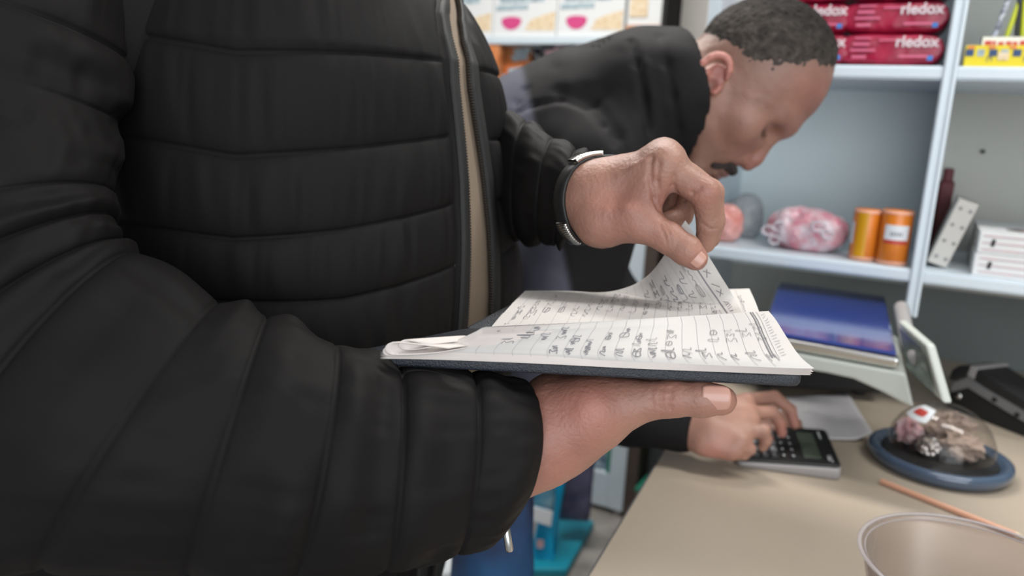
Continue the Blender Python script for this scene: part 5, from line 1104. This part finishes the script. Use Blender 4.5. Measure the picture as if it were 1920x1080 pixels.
# other hand resting on the counter behind the ledger
L0 = np.array([-.33, 1.30, .925]); L1 = np.array([-.27, 1.29, .905]); 
pfl = [cone(L0, L1, .029, .026)] + [cone(L1, L1 + np.array([.075, .03 - .02 * i, -.018]), .022, .011) for i in range(4)]
for i in range(4): m0 = L1 + np.array([.075, .03 - .02 * i, -.018]); pfl += chain([m0, m0 + np.array([.04, .006 - .004 * i, -.003]), m0 + np.array([.068 - .006 * abs(i - 1), .008 - .006 * i, -.008])], [.010, .009, .0075])
pfl += chain([L1 + np.array([.02, -.02, -.008]), L1 + np.array([.055, -.055, -.018]), L1 + np.array([.08, -.062, -.022])], [.015, .011, .009])
ulh = union(pfl, .006); Vl, Fl = surf(lambda P: np.maximum(ulh(P), .872 - P[:, 2]), *bounds([L0, L1 + [.15, .04, -.03], L1 + [.08, -.08, 0]], .035), .003)
# arms/shoulders skeleton
NB = H(-.075, 0, -.115); SHR = q(1150, 300, 1.02); SHL = q(1130, 250, 1.34); ELR = q(1030, 650, 1.05); ELL = np.array([-.56, 1.40, 1.08]); PEL = np.array([-.66, 1.08, .95])
core2 = union([cone(NB, H(-.12, 0, -.19), .062, .08), cone(H(-.12, 0, -.19), PEL, .11, .12), cone(SHR, ELR, .045, .036), cone(ELR, g0, .036, .030), cone(SHL, ELL, .045, .036), cone(ELL, L0, .036, .028)], .04)
# jacket
def jk():
    c0 = q(1232, 226, 1.13); c1 = q(1125, 262, 1.16); c2 = q(1025, 338, 1.17); c3 = q(935, 440, 1.19); c4_ = PEL + [0, 0, .06]
    torso = union([cone(c0, c1, .106, .131), cone(c1, c2, .131, .150), cone(c2, c3, .150, .160), cone(c3, c4_, .160, .155)], .05)
    collar = cone(q(1225, 190, 1.10), q(1272, 180, 1.085), .100, .094)
    armr = union([cone(q(1120, 330, 1.05), ELR, .082, .066), cone(ELR, q(1180, 765, 1.16), .064, .048), cone(q(1180, 765, 1.16), q(1275, 795, 1.148), .048, .041)], .03)
    arml = union([cone(SHL, ELL, .085, .066), cone(ELL, L0 + [-.01, 0, .0], .062, .044)], .03)
    cut1 = g1 - (g1 - g0) * .12; dcut = (g1 - g0) / np.linalg.norm(g1 - g0); hd_ = (q(1300, 215, 1.08) - q(1225, 200, 1.10)); hd_ = R * .97 + U * .20 ; hd_ /= np.linalg.norm(hd_)
    cp_ = q(1293, 150, 1.08); nk = union([cone(H(.0, 0, -.02), H(-.075, 0, -.115), .064, .068), ell(H(.026, 0, .055), (.10, .10, .10)), ell(H(.05, 0, -.03), (.075, .07, .10))], .03)
    def f(P):
        t_ = smin(torso(P), collar(P), .035); t_ = smin(t_, armr(P), .035); t_ = smin(t_, arml(P), .04)
        w_ = .0035 * fbm(P * [1, 1, .7], 11, 3, 2) + .0022 * np.abs(vnoise(P @ np.array([[.9, .3, .2], [-.3, .8, .4], [.1, -.4, .9]]), 26, 8))
        d = t_ - w_
        d = np.maximum(d, np.where(np.linalg.norm(P - g1, axis=1) < .12, (P - cut1) @ dcut, -1))
        hn = np.maximum((P - cp_) @ hd_, -1.0)
        d = np.maximum(d, np.where(np.linalg.norm(P - cp_, axis=1) < .25, hn, -1)); return -smin(-d, nk(P) - .004, .004)
    return f
jkf = jk()
V, Fq = surf(jkf, *bounds([q(1300, 50, 1.05), q(1300, 300, 1.05), PEL + [0, .1, 0], PEL - [.1, .1, 0], SHL, ELL, ELR, L0, g1, q(950, 200, 1.3)], .14), .0052); V = relax(V, Fq, 1)
PX = proj(V)
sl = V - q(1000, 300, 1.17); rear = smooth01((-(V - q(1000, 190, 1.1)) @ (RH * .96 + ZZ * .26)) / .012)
N = vnormals(V, Fq)
SE = []
for pts, wd, dp in (([(1184, 76), (1196, 120), (1208, 180), (1216, 240), (1220, 290)], .0050, .0036), ([(1236, 66), (1250, 120), (1262, 180), (1272, 240), (1282, 290)], .005, .003), ([(1196, 76), (1208, 120), (1220, 180), (1228, 240)], .007, -.0015),
                    ([(984, 166), (970, 190), (962, 214)], .005, .004), ([(962, 214), (1000, 196), (1050, 186), (1095, 200), (1130, 232), (1150, 270)], .005, .0035), ([(1050, 170), (1110, 190), (1160, 250), (1175, 300)], .010, .005), ([(1090, 165), (1130, 172), (1175, 170)], .010, .002)):
    SE += pline(pts, wd, dp, jkf, .85, 1.35)
for c_ in SE: V = crease(V, N, [c_])
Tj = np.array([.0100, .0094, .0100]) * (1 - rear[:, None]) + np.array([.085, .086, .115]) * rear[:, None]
link_mesh('jacket', V, Fq, M['jacket2'], person2, tint=Tj)
Vc, Fc_ = surf(lambda P: np.maximum(core2(P), jkf(P) + .016), *bounds([NB, PEL, SHR, SHL, ELR, ELL, g0, L0], .15), .01)
V, Fq, Tt = join([(headW, Fh, T_), (V3, Fq3, T3), (Vl, Fl, np.tile([.37, .2, .15], (len(Vl), 1))), (Vc, Fc_, np.tile([.37, .2, .15], (len(Vc), 1)))])
link_mesh('body', V, Fq, M['skin2'], person2, tint=Tt)
lg = q(920, 1000, 1.2) + FH * .10
legs(np.array([lg[0], lg[1], 0]), RH, -FH, .93, 'jeans', M['jeans'], person2, kneef=.01, rr=.050)
